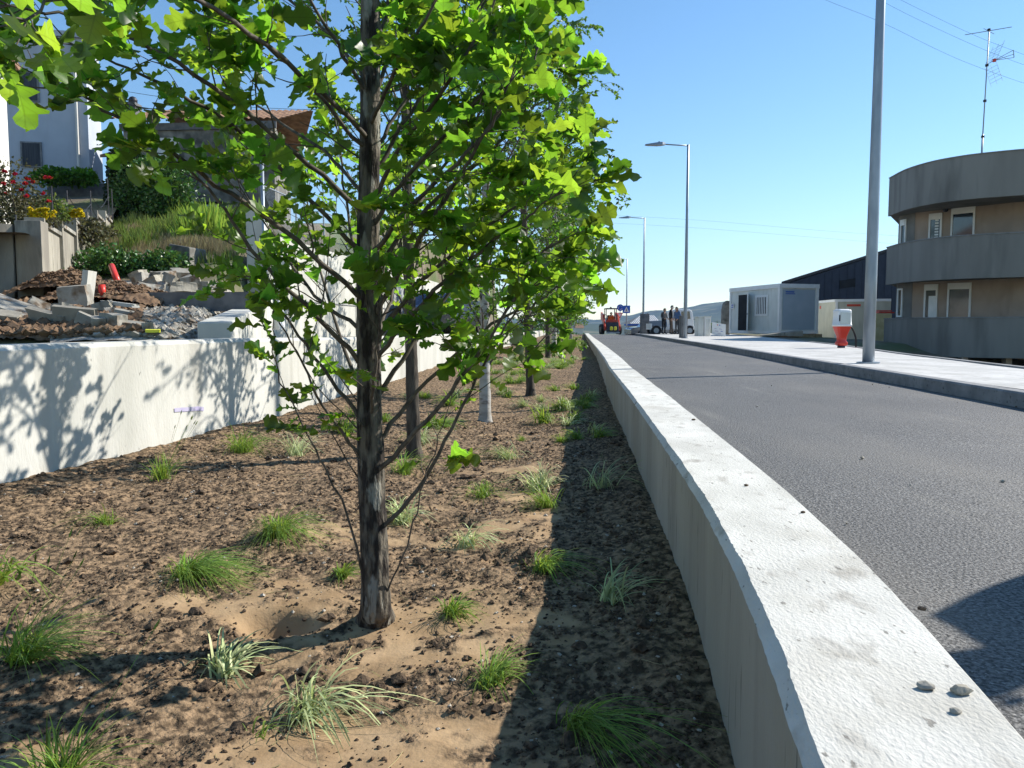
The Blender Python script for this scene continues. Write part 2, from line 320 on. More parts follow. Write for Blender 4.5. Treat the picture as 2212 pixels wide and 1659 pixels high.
# ================================================================ terrain
def terrain_z(x, y):
    x = np.asarray(x, float); y = np.asarray(y, float); l = LWR(np.clip(y, -4, 72)); wk = WALK(np.clip(y, -4, 72))
    hl = np.interp(y, [-5, 5, 6.6, 7.2, 8, 10.6, 12, 14, 17, 22, 28, 45, 70], [.2, .32, .45, .57, .66, .85, 1.02, 1.45, 2.3, 3.5, 4.2, 4.8, 5])
    retain = np.interp(y, [5, 7.15, 15.6, 16.6, 60], [-2.5, -2.85, -5.15, -5.45, -1.1])
    hs = np.interp(y, [-5, 5, 9, 12, 20, 60], [.3, .32, .34, .34, .34, .2])
    wgt = np.clip((retain - x) / .35, 0, 1) * np.clip((y - 5.6) / 1.4, 0, 1); far = np.clip((-x - 6) / 8, 0, 1)
    left = hs * (1 - wgt) + hl * wgt + far * np.clip(hl - hs, 0, 9) * (1 - wgt) * .5 + .10 * fbm(x * .9, y * .9, 4, 2)
    e = x - wk
    hr = np.interp(e, [0, .5, 1.5, 4, 12], [.09, .02, -.5, -1.6, -2.0]); hr2 = np.interp(e, [0, .6, 4, 10, 20], [.10, .07, .03, -.5, -1.2])
    k = np.clip((y - 24) / 8, 0, 1); right = hr * (1 - k) + hr2 * k + .05 * fbm(x * .8, y * .8, 3, 4)
    z = np.where(x < l - .12, left, np.where(x > wk + .05, right, -1.7))
    fade = np.clip((y - 62) / 12, 0, 1); fade = fade * fade * (3 - 2 * fade)
    farz = np.interp(y, [60, 80, 110, 200, 1000, 4000], [-.6, -2.2, -3.6, -6, -9, -10]) + .5 * fbm(x * .06, y * .06, 3, 6)
    z = z * (1 - fade) + farz * fade
    side = np.clip((np.abs(x) - 60) / 60, 0, 1); z = np.where(y > 62, z, z * (1 - side) + np.where(x < 0, z, -4) * side)
    return z
def axis(fine0, fine1, st, far):
    a = list(np.arange(fine0, fine1, st)); s = st; v = fine1
    while v < far: a.append(v); s *= 1.22; v += s
    s = st; v = fine0 - st; b = []
    while v > -far: b.append(v); s *= 1.22; v -= s
    return np.array(b[::-1] + a)
def grid(name, X, Y, Z, mat, parent=None, smooth=True, mask=None, U=None):
    ny, nx = X.shape; i = np.arange(ny - 1)[:, None] * nx; j = np.arange(nx - 1)[None, :]
    F = np.stack([i + j, i + j + 1, i + nx + j + 1, i + nx + j], -1).reshape(-1, 4)
    return obj(name, np.stack([X, Y, Z], -1).reshape(-1, 3), F, mat, parent, smooth)
ax = axis(-26, 26, .3, 9000); ay = axis(-6, 72, .35, 9000); ay = ay[ay > -120]
TX, TY = np.meshgrid(ax, ay); TZ = terrain_z(TX, TY)
M['terrain'] = pm('hillside_ground', (.13, .10, .065), (.20, .17, .12), 1.2, .95, .8, 12, c3=(.09, .12, .04), s3=.35, t3=(.45, .62), bdist=.05)
tag(grid('ground', TX, TY, TZ, M['terrain']), kind='structure')
# hills
def hill(name, prof, Y, depth, mat, rough):
    xs = np.linspace(prof[0][0], prof[-1][0], 260); px = [p[0] for p in prof]; py = [p[1] for p in prof]
    top = np.interp(xs, px, py); nr = 26
    V = []
    wx = (xs - 1106) / FPX * Y; wz = (705 - top) / FPX * Y + CZ
    for k in range(nr):
        t = k / (nr - 1); yy = Y - depth * (1 - t); zz = -12 + (wz + 12) * (math.sin(t * math.pi / 2) ** 1.3) + rough * fbm(wx * .004, np.full_like(wx, yy * .004), 5, 8) * (.4 + t) + rough * .12 * fbm(wx * .06, np.full_like(wx, yy * .02), 2, 11)
        V.append(np.stack([wx * (yy / Y) ** .3, np.full_like(wx, yy), zz], -1))
    for k in range(1, 8):
        t = k / 7; V.append(np.stack([wx, np.full_like(wx, Y + depth * t), -12 + (V[nr - 1][:, 2] + 12) * (1 - t * t)], -1))
    A = np.array(V); return tag(grid(name, A[..., 0], A[..., 1], A[..., 2], mat), kind='structure')
hill('hill', [(700, 700), (900, 694), (1000, 690), (1100, 692), (1180, 697), (1274, 697), (1310, 692), (1342, 684), (1385, 673), (1409, 676), (1432, 671), (1462, 664), (1488, 657), (1528, 652), (1559, 649), (1640, 642), (1760, 640), (1900, 650), (2100, 665), (2400, 690)], 2600, 1300, M['hill'], 16)
hill('hill', [(300, 702), (700, 698), (980, 699), (1150, 700), (1240, 701), (1300, 702), (1400, 700), (1500, 693), (1620, 688), (1800, 690), (2300, 703)], 1300, 500, M['hill'], 7)
# ================================================================ planting bed soil
def soil_material():
    m = bpy.data.materials.new('planting_soil'); m.use_nodes = True; nt = m.node_tree; N = nt.nodes; L = nt.links; b = N['Principled BSDF']
    b.inputs['Roughness'].default_value = .95; b.inputs['Specular IOR Level'].default_value = .2
    tc = N.new('ShaderNodeTexCoord'); uv = N.new('ShaderNodeUVMap'); sp = N.new('ShaderNodeSeparateXYZ'); L.new(uv.outputs[0], sp.inputs[0])
    def noise(s, d=6):
        n = N.new('ShaderNodeTexNoise'); n.inputs['Scale'].default_value = s; n.inputs['Detail'].default_value = d; L.new(tc.outputs['Object'], n.inputs[0]); return n.outputs[0]
    def ramp(f, a, c, p0, p1):
        r = N.new('ShaderNodeValToRGB'); r.color_ramp.elements[0].position = p0; r.color_ramp.elements[1].position = p1
        r.color_ramp.elements[0].color = (*a, 1); r.color_ramp.elements[1].color = (*c, 1); L.new(f, r.inputs[0]); return r.outputs[0]
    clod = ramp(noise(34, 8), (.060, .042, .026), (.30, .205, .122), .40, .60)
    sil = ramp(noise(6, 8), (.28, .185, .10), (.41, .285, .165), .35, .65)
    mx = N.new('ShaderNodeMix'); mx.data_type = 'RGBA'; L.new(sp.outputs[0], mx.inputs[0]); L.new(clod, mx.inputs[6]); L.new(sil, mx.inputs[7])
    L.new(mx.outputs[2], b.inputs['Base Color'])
    bp = N.new('ShaderNodeBump'); bp.inputs['Distance'].default_value = .012; L.new(noise(70, 8), bp.inputs['Height'])
    st = N.new('ShaderNodeMapRange'); st.inputs[3].default_value = 1.0; st.inputs[4].default_value = .25; L.new(sp.outputs[0], st.inputs[0]); L.new(st.outputs[0], bp.inputs['Strength'])
    L.new(bp.outputs[0], b.inputs['Normal']); return m
M['soil'] = soil_material()
ys = [-2.5]
while ys[-1] < 1.1: ys.append(ys[-1] + .06)
while ys[-1] < 62: ys.append(ys[-1] + max(.011, (ys[-1]) * .0045))
ys = np.array(ys); tt = np.linspace(0, 1, 440)
YY = np.repeat(ys[:, None], len(tt), 1); XX = (LWR(ys) - .05)[:, None] * (1 - tt) + (RWL(ys) + .05)[:, None] * tt
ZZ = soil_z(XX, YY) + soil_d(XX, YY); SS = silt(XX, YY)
ny, nx = XX.shape; ii = np.arange(ny - 1)[:, None] * nx; jj = np.arange(nx - 1)[None, :]
FF = np.stack([ii + jj, ii + jj + 1, ii + nx + jj + 1, ii + nx + jj], -1).reshape(-1, 4)
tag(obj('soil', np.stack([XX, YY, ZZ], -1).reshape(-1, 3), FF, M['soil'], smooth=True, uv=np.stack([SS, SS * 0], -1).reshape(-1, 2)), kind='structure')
# clods and pebbles scattered over it (uncountable)
def lumps(name, n, area, zf, smin, smax, mat, keep=None, flat=.7, label=None, cat=None, pw=3.0):
    x = rng.uniform(area[0], area[1], n); y = area[2] + (area[3] - area[2]) * rng.random(n) ** 1.6
    k = np.ones(n, bool) if keep is None else keep(x, y); x = x[k]; y = y[k]; n = len(x)
    s = smin + (smax - smin) * rng.random(n) ** pw
    base = np.array([(1, 0, 0), (-1, 0, 0), (0, 1, 0), (0, -1, 0), (0, 0, 1), (0, 0, -1), (.6, .6, .5), (-.6, .6, .4), (-.6, -.6, .5), (.6, -.6, .4)], float)
    tri = np.array([(4, 0, 6), (4, 6, 2), (4, 2, 7), (4, 7, 1), (4, 1, 8), (4, 8, 3), (4, 3, 9), (4, 9, 0), (0, 2, 6), (2, 1, 7), (1, 3, 8), (3, 0, 9), (0, 5, 2), (2, 5, 1), (1, 5, 3), (3, 5, 0)])
    V = base[None] * (1 + rng.uniform(-.35, .35, (n, 10, 1))) * s[:, None, None]
    a = rng.uniform(0, 6.28, n); ca, sa = np.cos(a)[:, None], np.sin(a)[:, None]
    V = V * np.array([1, .75, flat]); vx = V[..., 0] * ca - V[..., 1] * sa; vy = V[..., 0] * sa + V[..., 1] * ca
    V = np.stack([vx + x[:, None], vy + y[:, None], V[..., 2] + (zf(x, y) + s * .15)[:, None]], -1)
    F = tri[None] + (np.arange(n) * 10)[:, None, None]
    o = obj(name, V.reshape(-1, 3), F.reshape(-1, 3), mat); tag(o, label, cat, kind='stuff'); return o
inbed = lambda x, y: (x > LWR(y) + .03) & (x < RWL(y) - .03)
zs = lambda x, y: soil_z(x, y) + soil_d(x, y)
M['clod'] = pm('dark_clod', (.032, .023, .016), (.155, .105, .066), 45, .95, .6, 120)
M['clod_light'] = pm('pale_pebble', (.30, .27, .22), (.46, .42, .36), 60, .9)
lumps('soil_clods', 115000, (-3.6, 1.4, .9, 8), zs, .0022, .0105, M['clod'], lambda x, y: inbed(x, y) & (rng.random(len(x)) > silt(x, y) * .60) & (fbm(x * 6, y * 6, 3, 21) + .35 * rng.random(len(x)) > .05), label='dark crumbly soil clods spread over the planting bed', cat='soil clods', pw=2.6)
lumps('soil_clods', 900, (-3.4, 1.2, .9, 7), zs, .013, .034, M['clod'], lambda x, y: inbed(x, y) & (rng.random(len(x)) > silt(x, y)), label='larger lumps of dark soil scattered over the planting bed', cat='soil clods', pw=2)
lumps('pebbles', 2600, (-3.4, 1.5, .9, 9), zs, .003, .011, M['clod_light'], inbed, label='small pale pebbles and bits of gravel in the soil', cat='pebbles')
# ================================================================ road
def strip(name, ys, xl, xr, nxs, zf, mat, **k):
    t = np.linspace(0, 1, nxs); X = xl(ys)[:, None] * (1 - t) + xr(ys)[:, None] * t; Y = np.repeat(ys[:, None], nxs, 1)
    return grid(name, X, Y, zf(X, Y), mat, **k)
ysr = np.concatenate([np.arange(-3.5, 12, .15), np.arange(12, 72, .5)])
roadz = lambda X, Y: -.0022 * np.clip(Y - 55, 0, 99) ** 2 * 1.0
tag(strip('road', ysr, lambda y: RWL(y) + WT - .02, lambda y: CURB(y) + .02, 40, lambda X, Y: roadz(X, Y) + .006 * fbm(X * .7, Y * .7, 2, 31), M['asphalt']), kind='structure')
# kerb (one long run of kerb stones) and sidewalk
def sweep(name, ys, base, prof, mat, zoff=lambda y: 0 * y, jit=None, smooth=False, closed=True, parent=None):
    n = len(prof); V = []
    for k, (o, z) in enumerate(prof):
        x = base(ys) + o; zz = z(ys) if callable(z) else z + zoff(ys)
        if jit is not None: dx, dz = jit(k, ys); x = x + dx; zz = zz + dz
        V.append(np.stack([x, ys, zz], -1))
    A = np.stack(V, 1); m = len(ys); i = np.arange(m - 1)[:, None] * n; j = np.arange(n if closed else n - 1)[None, :]; j2 = (j + 1) % n
    F = np.stack([i + j, i + n + j, i + n + j2, i + j2], -1).reshape(-1, 4)
    Fl = [tuple(f) for f in F.tolist()]
    if closed: Fl += [tuple(range(n)), tuple(range((m - 1) * n, m * n))[::-1]]
    return obj(name, A.reshape(-1, 3), Fl, mat, parent, smooth)
zr = lambda y: roadz(0, y)
kerb_root = sweep('kerb', ysr, CURB, [(0, -.2), (0, .105), (.012, .12), (.14, .12), (.14, -.2)][::-1], M['kerb'], zr)
tag(kerb_root, kind='structure')
tag(sweep('sidewalk', ysr, CURB, [(.146, -.2), (.146, .117), (.146, .117)][:1] + [(.146, .118)], M['paving'], zr, closed=False), kind='structure')
t = np.linspace(0, 1, 14); Xs = (CURB(ysr) + .146)[:, None] * (1 - t) + (WALK(ysr) - .1)[:, None] * t; Ys = np.repeat(ysr[:, None], 14, 1)
bpy.data.objects.remove(scene.objects['sidewalk'])
tag(grid('sidewalk', Xs, Ys, .117 + roadz(Xs, Ys) + .01 * fbm(Xs * .5, Ys * .5, 2, 41), M['paving']), kind='structure')
tag(sweep('border_kerb', ysr, WALK, [(-.1, -.6), (-.1, .135), (0, .135), (0, -.6)][::-1], M['kerb'], zr), kind='structure')
# grit along the kerb foot
lumps('road_grit', 5200, (2.5, 8.2, 3.2, 30), lambda x, y: 0 * x + .004, .003, .013, M['clod'], lambda x, y: (np.abs(CURB(y) - x - .02 - .25 * rng.random(len(x)) ** 2) < .06), label='loose dark grit lying along the foot of the kerb', cat='grit')
lumps('road_grit', 60, (.9, 5, 1.5, 20), lambda x, y: 0 * x + .006, .004, .012, M['clod_light'], lambda x, y: (x > RWL(y) + WT + .03) & (x < CURB(y) - .1), label='a few pale stone chips scattered on the asphalt', cat='grit')
# ================================================================ low concrete walls of the planting bed
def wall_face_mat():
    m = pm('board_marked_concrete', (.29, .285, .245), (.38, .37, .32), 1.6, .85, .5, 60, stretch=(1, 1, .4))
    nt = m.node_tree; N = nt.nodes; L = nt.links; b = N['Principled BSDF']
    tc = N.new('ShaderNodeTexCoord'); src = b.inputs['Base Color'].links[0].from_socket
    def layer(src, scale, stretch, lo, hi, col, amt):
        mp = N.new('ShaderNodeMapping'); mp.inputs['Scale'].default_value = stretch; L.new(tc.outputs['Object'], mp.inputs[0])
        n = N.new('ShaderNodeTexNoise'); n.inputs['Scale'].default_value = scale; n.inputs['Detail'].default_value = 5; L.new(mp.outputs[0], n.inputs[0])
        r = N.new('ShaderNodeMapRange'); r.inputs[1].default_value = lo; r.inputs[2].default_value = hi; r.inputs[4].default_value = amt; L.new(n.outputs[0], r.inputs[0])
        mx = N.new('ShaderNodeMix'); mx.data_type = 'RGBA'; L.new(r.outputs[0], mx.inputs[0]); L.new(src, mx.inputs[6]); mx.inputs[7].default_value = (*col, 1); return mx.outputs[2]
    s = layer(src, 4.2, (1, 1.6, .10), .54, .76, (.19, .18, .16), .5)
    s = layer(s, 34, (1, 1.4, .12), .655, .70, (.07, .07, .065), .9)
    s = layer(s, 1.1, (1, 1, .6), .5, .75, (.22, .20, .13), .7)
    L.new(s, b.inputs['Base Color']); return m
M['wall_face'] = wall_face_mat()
ysw = np.concatenate([np.arange(-2.5, .8, .1), np.arange(.8, 4, .012), np.arange(4, 10, .05), np.arange(10, 63, .4)])
def jitR(k, y):
    a = np.exp(-np.clip(y - 4, 0, 99) / 4)
    if k == 2: return .002 * fbm(y * 9, y * 0 + 3, 5, 1) + .0016 * fbm(y * 50, y * 0, 2, 4), .002 * fbm(y * 14, y * 0 + 1, 3, 2)
    if k == 3: return .004 * fbm(y * 7, y * 0 + 9, 5, 3) + .003 * fbm(y * 60, y * 0, 2, 7), 0 * y
    if k == 4 or k == 5: return .004 * fbm(y * 3, y * 0 + 5, 4, 6), 0 * y
    return 0 * y, 0 * y
wallz = .12
def wall_run(name, label, y0, y1, gap=.006):
    yy = ysw[(ysw > y0 + .02) & (ysw < y1 - .02)]; yy = np.concatenate([[y0 + gap], yy, [y1 - gap]])
    prof = [(0, -.75), (0, wallz - .25), (0, wallz - .022), (.018, wallz), (WT - .006, wallz), (WT, wallz - .006), (WT, -.75)]
    o = sweep(name, yy, RWL, prof[::-1][::-1], [M['wall_face'], M['conc_top']], zr, jit=jitR)
    me = o.data; me.flip_normals()
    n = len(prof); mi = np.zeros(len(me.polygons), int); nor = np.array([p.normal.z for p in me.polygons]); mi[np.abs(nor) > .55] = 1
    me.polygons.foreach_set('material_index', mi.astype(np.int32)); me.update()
    return tag(o, label, 'concrete wall')
wall_run('concrete_wall', 'low pale concrete wall between soil bed and asphalt, nearest section', -2.5, 12.6)
wall_run('concrete_wall', 'low pale concrete wall between soil bed and asphalt, far section beyond the joint', 12.6, 62)
ysl = np.concatenate([np.arange(-2.5, 12, .08), np.arange(12, 62, .4)])
lw = sweep('concrete_wall', ysl, LWR, [(0, -.75), (0, lambda y: LWTOP(y) - .03), (-.03, lambda y: LWTOP(y)), (-.27, lambda y: LWTOP(y)), (-.30, lambda y: LWTOP(y) - .03), (-.30, -.75)][::-1], M['conc_wall'],
           jit=lambda k, y: (.004 * fbm(y * 5, y * 0 + k, 4, k), 0 * y))
lw.data.flip_normals()
tag(lw, 'long pale concrete wall along the left side of the soil bed, below the rubble', 'concrete wall')
# faded paint mark on it
p0, p1 = 5.95, 6.42; nrm = .004
V = []; zz = [(.0, .075), (.008, .085), (.012, .088), (.02, .09), (.028, .096), (.02, .10)]
for k, yv in enumerate(np.linspace(5.72, 6.10, 6)):
    xx = float(LWR(yv)) + .005; zc = P(395 + 50 * k / 5, 885, yv).z - .0
    V += [(xx, yv, zc - .018 + zz[k][0] * .4), (xx, yv, zc + .012 + zz[k][0] * .5)]
F = [(2 * k, 2 * k + 2, 2 * k + 3, 2 * k + 1) for k in range(5)]
obj('paint_mark', V, F, M['purple'], lw)
# small stones on the wall cap
for (x, y, s, mt, lb) in [(2076, 1498, .011, 'conc_old', 'largest grey stone chip on the near wall top'), (2000, 1488, .009, 'slab', 'brown flat stone chip beside the largest one on the wall top'), (1992, 1318, .006, 'clod', 'small dark crumb on the wall top close to the round shadow'), (1612, 1050, .006, 'clod', 'dark crumb in the middle of the wall top, farther up'), (1735, 1108, .005, 'clod', 'dark crumb near the asphalt edge of the wall top'), (2065, 1540, .006, 'slab', 'reddish crumb below the two bigger chips on the wall top'), (1498, 908, .008, 'clod', 'dark crumb on the narrow far part of the wall top')]:
    g = G(x, y, wallz); bm = bmesh.new(); bmesh.ops.create_icosphere(bm, subdivisions=2, radius=s)
    for v in bm.verts: v.co *= 1 + random.uniform(-.18, .18); v.co.z *= .65; v.co.x *= 1.3
    me = bpy.data.meshes.new('stone_chip'); bm.to_mesh(me); bm.free(); me.materials.append(M[mt]); o = link(bpy.data.objects.new('stone_chip', me))
    o.location = (g.x, g.y, wallz + s * .5); tag(o, lb, 'stone', 'stone chips on the wall top')
# ================================================================ leaves
_o = [(.012, 0), (.03, .08), (.10, .14), (.14, .20), (.07, .27), (.20, .36), (.26, .43), (.12, .50), (.26, .60), (.34, .70), (.31, .76), (.16, .78), (.23, .88), (.17, .95), (.09, .97), (.012, 1.03)]
def leaf_template(kind):
    if kind == 'oak': out = _o
    elif kind == 'birch': out = [(.01, 0), (.30, .22), (.34, .42), (.16, .75), (.01, 1.05)]
    elif kind == 'alder': out = [(.01, 0), (.25, .12), (.40, .40), (.38, .70), (.20, .92), (.01, 1.0)]
    elif kind == 'ivy': out = [(.01, 0), (.40, .15), (.30, .5), (.01, 1.0)]
    n = len(out); V = []
    for sx in (-1, 0, 1):
        for x, y in out:
            xx = x * sx; V.append((xx, y, abs(xx) * .24 + .30 * (y - .45) ** 2 * -1 + (.06 * math.sin(y * 19) * abs(sx) if kind == 'oak' else 0)))
    F = []
    for i in range(n - 1):
        F.append((i, n + i, n + i + 1, i + 1)); F.append((n + i, 2 * n + i, 2 * n + i + 1, n + i + 1))
    V = np.array(V); return V, np.array(F), V[:, :2].copy()
LT = {k: leaf_template(k) for k in ('oak', 'birch', 'alder', 'ivy')}
def leaves(ab, kind, pos, dirs, size, up=.8, rnd=.7, nrm=None):
    V, F, U = LT[kind]; pos = np.asarray(pos); d = np.asarray(dirs); n = len(pos)
    d = d / (np.linalg.norm(d, axis=1)[:, None] + 1e-9)
    N = rng.normal(0, rnd, (n, 3)) + np.array([0, 0, up]) if nrm is None else nrm
    N = N - (N * d).sum(1)[:, None] * d; N /= np.linalg.norm(N, axis=1)[:, None] + 1e-9
    S = np.cross(d, N); size = np.asarray(size)[:, None, None]
    W = (V[None, :, 0:1] * S[:, None, :] + V[None, :, 1:2] * d[:, None, :] + V[None, :, 2:3] * N[:, None, :] * rng.uniform(.3, 1.6, (n, 1, 1))) * size + pos[:, None, :]
    FF_ = F[None] + (np.arange(n) * len(V))[:, None, None]
    ab.add(W.reshape(-1, 3), FF_.reshape(-1, 4), np.tile(U, (n, 1)))
class Tree:
    def __init__(s): s.br = AB(); s.lp = []; s.ld = []; s.ls = []
    def twig(s, p, d, L, r, kind, lsz, droop=0., dens=1., n=6, jit=.22, clus=5):
        d = np.array(d, float); d /= np.linalg.norm(d); pts = [np.array(p, float)]; cur = d.copy()
        for k in range(n):
            cur = cur + rng.normal(0, jit, 3) * .5 + np.array([0, 0, -droop]); cur /= np.linalg.norm(cur); pts.append(pts[-1] + cur * L / n)
        s.br.tube(pts, np.linspace(r, r * .35, n + 1), 4)
        m = int(dens * L / (lsz * .55)) + 1
        for k in range(m):
            t = .35 + .65 * (k + .5) / m; i = min(int(t * n), n - 1); q = pts[i] + (pts[i + 1] - pts[i]) * (t * n - i)
            a = rng.normal(0, 1, 3); dd = cur * .6 + a * .6 + np.array([0, 0, -.15 - droop]); s.lp.append(q); s.ld.append(dd * [1, 1, .55]); s.ls.append(lsz * rng.uniform(.5, 1.15))
        for k in range(clus):
            a = rng.normal(0, 1, 3); dd = (cur * .9 + a * .65) * [1, 1, .6]; s.lp.append(pts[-1]); s.ld.append(dd); s.ls.append(lsz * rng.uniform(.7, 1.25))
        return pts
    def limb(s, pts, r0, r1, kind, lsz, step=.07, tl=(.3, .1), start=.18, dens=1., droop=0., spread=.75, clus=4, sub=True, bare=.0):
        pts = [np.array(p, float) for p in pts]; pts = [p + rng.normal(0, .003, 3) for p in pts]
        seg = np.linalg.norm(np.diff(pts, axis=0), axis=1); cum = np.concatenate([[0], np.cumsum(seg)]); L = cum[-1]
        s.br.tube(pts, np.linspace(r0, r1, len(pts)) , 7); A = np.array(pts); t = start * L
        while t < L:
            f = t / L; q = np.array([np.interp(t, cum, A[:, i]) for i in range(3)]); i = min(np.searchsorted(cum, t), len(pts) - 1)
            d = A[i] - A[i - 1]; d /= np.linalg.norm(d); a = rng.normal(0, 1, 3); a -= a.dot(d) * d; a /= np.linalg.norm(a) + 1e-9
            dd = d * .85 + a * spread + np.array([0, 0, .18]); l = (tl[0] * (1 - f) + tl[1] * f) * rng.uniform(.6, 1.3)
            isb = rng.random() < bare * (1 - f)
            p2 = s.twig(q, dd, l, max(.0016, (r0 * (1 - f) + r1 * f) * .42), kind, lsz, droop, 0 if isb else dens, clus=0 if isb else clus)
            if sub and l > .2:
                for _ in range(2):
                    k = rng.integers(2, len(p2) - 1); a = rng.normal(0, 1, 3); s.twig(p2[k], (p2[k] - p2[k - 1]) / np.linalg.norm(p2[k] - p2[k - 1]) + a * .45, l * .5, .0016, kind, lsz, droop, dens, clus=0 if isb else clus)
            t += step * rng.uniform(.6, 1.5)
        for _ in range(3): s.twig(A[-1], A[-1] - A[-2] + rng.normal(0, .35, 3) * np.linalg.norm(A[-1] - A[-2]), tl[1], r1, kind, lsz, droop, dens, clus=clus)
    def build(s, root, trunk_pts, trunk_r, bark, twigm, leafm, kind, up=.8, rnd=.75, n=14, cut=None):
        TP = np.array(trunk_pts); q_ = np.linspace(0, len(TP) - 1, 150); ix = np.arange(len(TP)); TPd = np.stack([np.interp(q_, ix, TP[:, i]) for i in range(3)], -1); rd = np.interp(q_, ix, trunk_r)
        zz_ = TPd[:, 2]; rd = rd * (1 + .38 * np.exp(-np.clip(zz_ + .01, 0, 9) / .05)) * (1 + .05 * np.interp(vnoise(zz_ * 4, zz_ * 0 + TP[0, 0] * 31), [-.5, .5], [-1, 1]))
        n = n * 2; V, F = tube_arr(TPd, rd, n); ang = np.tile(np.arange(n) / n * 24, len(TPd)); Vc = np.repeat(TPd, n, 0); dv = V - Vc
        rel = 1 + .16 * np.abs(fbm(ang * 1.6, V[:, 2] * 9 + 7, 4, 3)) - .05 + .07 * fbm(ang * .5, V[:, 2] * 22, 3, 6); V = Vc + dv * rel[:, None]
        obj('trunk', V, F, bark, root, True)
        s.br.build('branches', twigm, root); ab = AB(); lp = np.array(s.lp); ld = np.array(s.ld); ls = np.array(s.ls)
        if cut is not None:
            k = cut(lp); lp, ld, ls = lp[k], ld[k], ls[k]
        leaves(ab, kind, lp, ld, ls, up, rnd); ab.build('crown', leafm, root, smooth=True); return len(lp)
def on(pts, z):
    A = np.array(pts); return np.array([np.interp(z, A[:, 2], A[:, 0]), np.interp(z, A[:, 2], A[:, 1]), z])
# ---- nearest oak
rng = np.random.default_rng(11)
base = G(812, 1330, SZ(-.434, 2.39)); T1 = thing('oak_tree', 'nearest young oak with a thick dark trunk and large lobed leaves, filling the left half', 'tree', (base.x, base.y, base.z), 0, 'young trees in the planting bed')
loc = lambda x, y, Y: np.array(P(x, y, Y) - base)
tp = [np.array((0, 0, -.06))] + [loc(x, y, 2.39) for x, y in [(812, 1310), (808, 1180), (803, 1050), (798, 900), (797, 750), (795, 600), (797, 450), (799, 300), (800, 150), (800, 0), (803, -200), (806, -450), (808, -800), (812, -1200)]]
trad = [.052, .047, .0435, .0415, .039, .0375, .036, .034, .032, .030, .028, .025, .021, .016, .010]
tr = Tree()
def L1(ys, pts, r=.011, **k):
    s0 = loc(797, ys, 2.39); q = [s0] + [loc(*p) for p in pts]; c = crom(q, 6); right = pts[-1][0] > 800; lsz_ = .090 if right or pts[-1][1] < 250 else .078; kw = dict(step=.066, tl=(.24, .13), start=.25, dens=.62, bare=.42, clus=4) if right else dict(step=.085, tl=(.23, .12), start=.25, dens=.36, bare=.5, clus=3); kw.update(k)
    tr.limb(c, r * .72, r * .2, 'oak', lsz_, **kw)
L1(1010, [(715, 900, 2.30), (640, 760, 2.22), (575, 640, 2.15)], .008, start=.45, bare=.3, dens=.25)
L1(930, [(700, 800, 2.36), (620, 690, 2.32), (560, 560, 2.3)], .010, start=.5, dens=.2, clus=2)
L1(1290, [(735, 1080, 2.32), (670, 950, 2.25), (600, 800, 2.2), (590, 690, 2.1)], .006, start=.55, bare=.2, tl=(.12, .10), dens=.7)
L1(800, [(700, 700, 2.3), (560, 560, 2.15), (470, 430, 2.05), (330, 290, 1.95)], .012, dens=.3)
L1(720, [(680, 640, 2.5), (600, 520, 2.6), (520, 400, 2.7)], .010, dens=.2, clus=2)
L1(660, [(640, 520, 2.2), (430, 370, 2.0), (250, 250, 1.85), (140, 190, 1.8)], .012)
L1(560, [(660, 420, 2.3), (470, 250, 2.15), (300, 160, 2.0), (150, 90, 1.9)], .011, dens=.6, clus=4, start=.35)
L1(470, [(640, 330, 2.2), (420, 160, 1.95), (230, 60, 1.75), (20, 10, 1.6)], .012, dens=.75, clus=5, start=.35)
L1(430, [(700, 330, 2.55), (560, 230, 2.75), (430, 120, 2.9)], .010)
L1(330, [(690, 210, 2.25), (560, 80, 2.1), (420, -40, 2.0)], .010)
L1(300, [(640, 150, 2.0), (430, 0, 1.7), (200, -40, 1.45), (60, 40, 1.3)], .011, tl=(.2, .1), dens=.7, clus=4)
L1(210, [(730, 100, 2.3), (650, -40, 2.2), (600, -180, 2.1)], .010)
L1(180, [(700, 60, 2.6), (560, -60, 2.8), (480, -200, 2.9)], .010)
L1(1170, [(900, 1060, 2.36), (990, 900, 2.3), (1070, 740, 2.25), (1140, 630, 2.2)], .011, start=.6, bare=.6)
L1(1040, [(900, 930, 2.30), (1010, 800, 2.2), (1100, 660, 2.1), (1170, 540, 2.1)], .012, start=.6, bare=.6)
L1(1350, [(870, 1200, 2.36), (910, 1060, 2.33), (950, 940, 2.3), (1000, 800, 2.28)], .005, start=.6, bare=.5, tl=(.08, .06), dens=.4)
L1(880, [(880, 760, 2.45), (980, 620, 2.55), (1090, 450, 2.6), (1190, 330, 2.6)], .012, start=.35)
L1(800, [(880, 690, 2.25), (1000, 570, 2.1), (1110, 490, 2.05), (1190, 430, 2.05)], .011, start=.35)
L1(700, [(880, 560, 2.3), (960, 430, 2.15), (1060, 270, 2.0), (1100, 190, 1.95)], .012)
L1(620, [(870, 500, 2.5), (970, 340, 2.7), (1070, 180, 2.8), (1090, 40, 2.85)], .011)
L1(560, [(880, 450, 2.2), (1010, 330, 2.1), (1100, 210, 2.1), (1160, 110, 2.15)], .011)
L1(450, [(860, 330, 2.3), (960, 190, 2.15), (1040, 60, 2.05), (1100, -80, 2.0)], .011)
L1(400, [(870, 270, 2.45), (980, 110, 2.5), (1060, -30, 2.5)], .011)
L1(280, [(850, 160, 2.2), (930, 20, 2.05), (1010, -120, 2.0)], .010)
L1(230, [(860, 90, 2.5), (960, -50, 2.6), (1060, -180, 2.6)], .010)
L1(980, [(900, 850, 2.45), (1060, 700, 2.45), (1150, 660, 2.5), (1200, 620, 2.5)], .011, start=.55)
L1(760, [(900, 620, 2.35), (1040, 500, 2.3), (1150, 430, 2.3), (1215, 390, 2.3)], .011, start=.4)
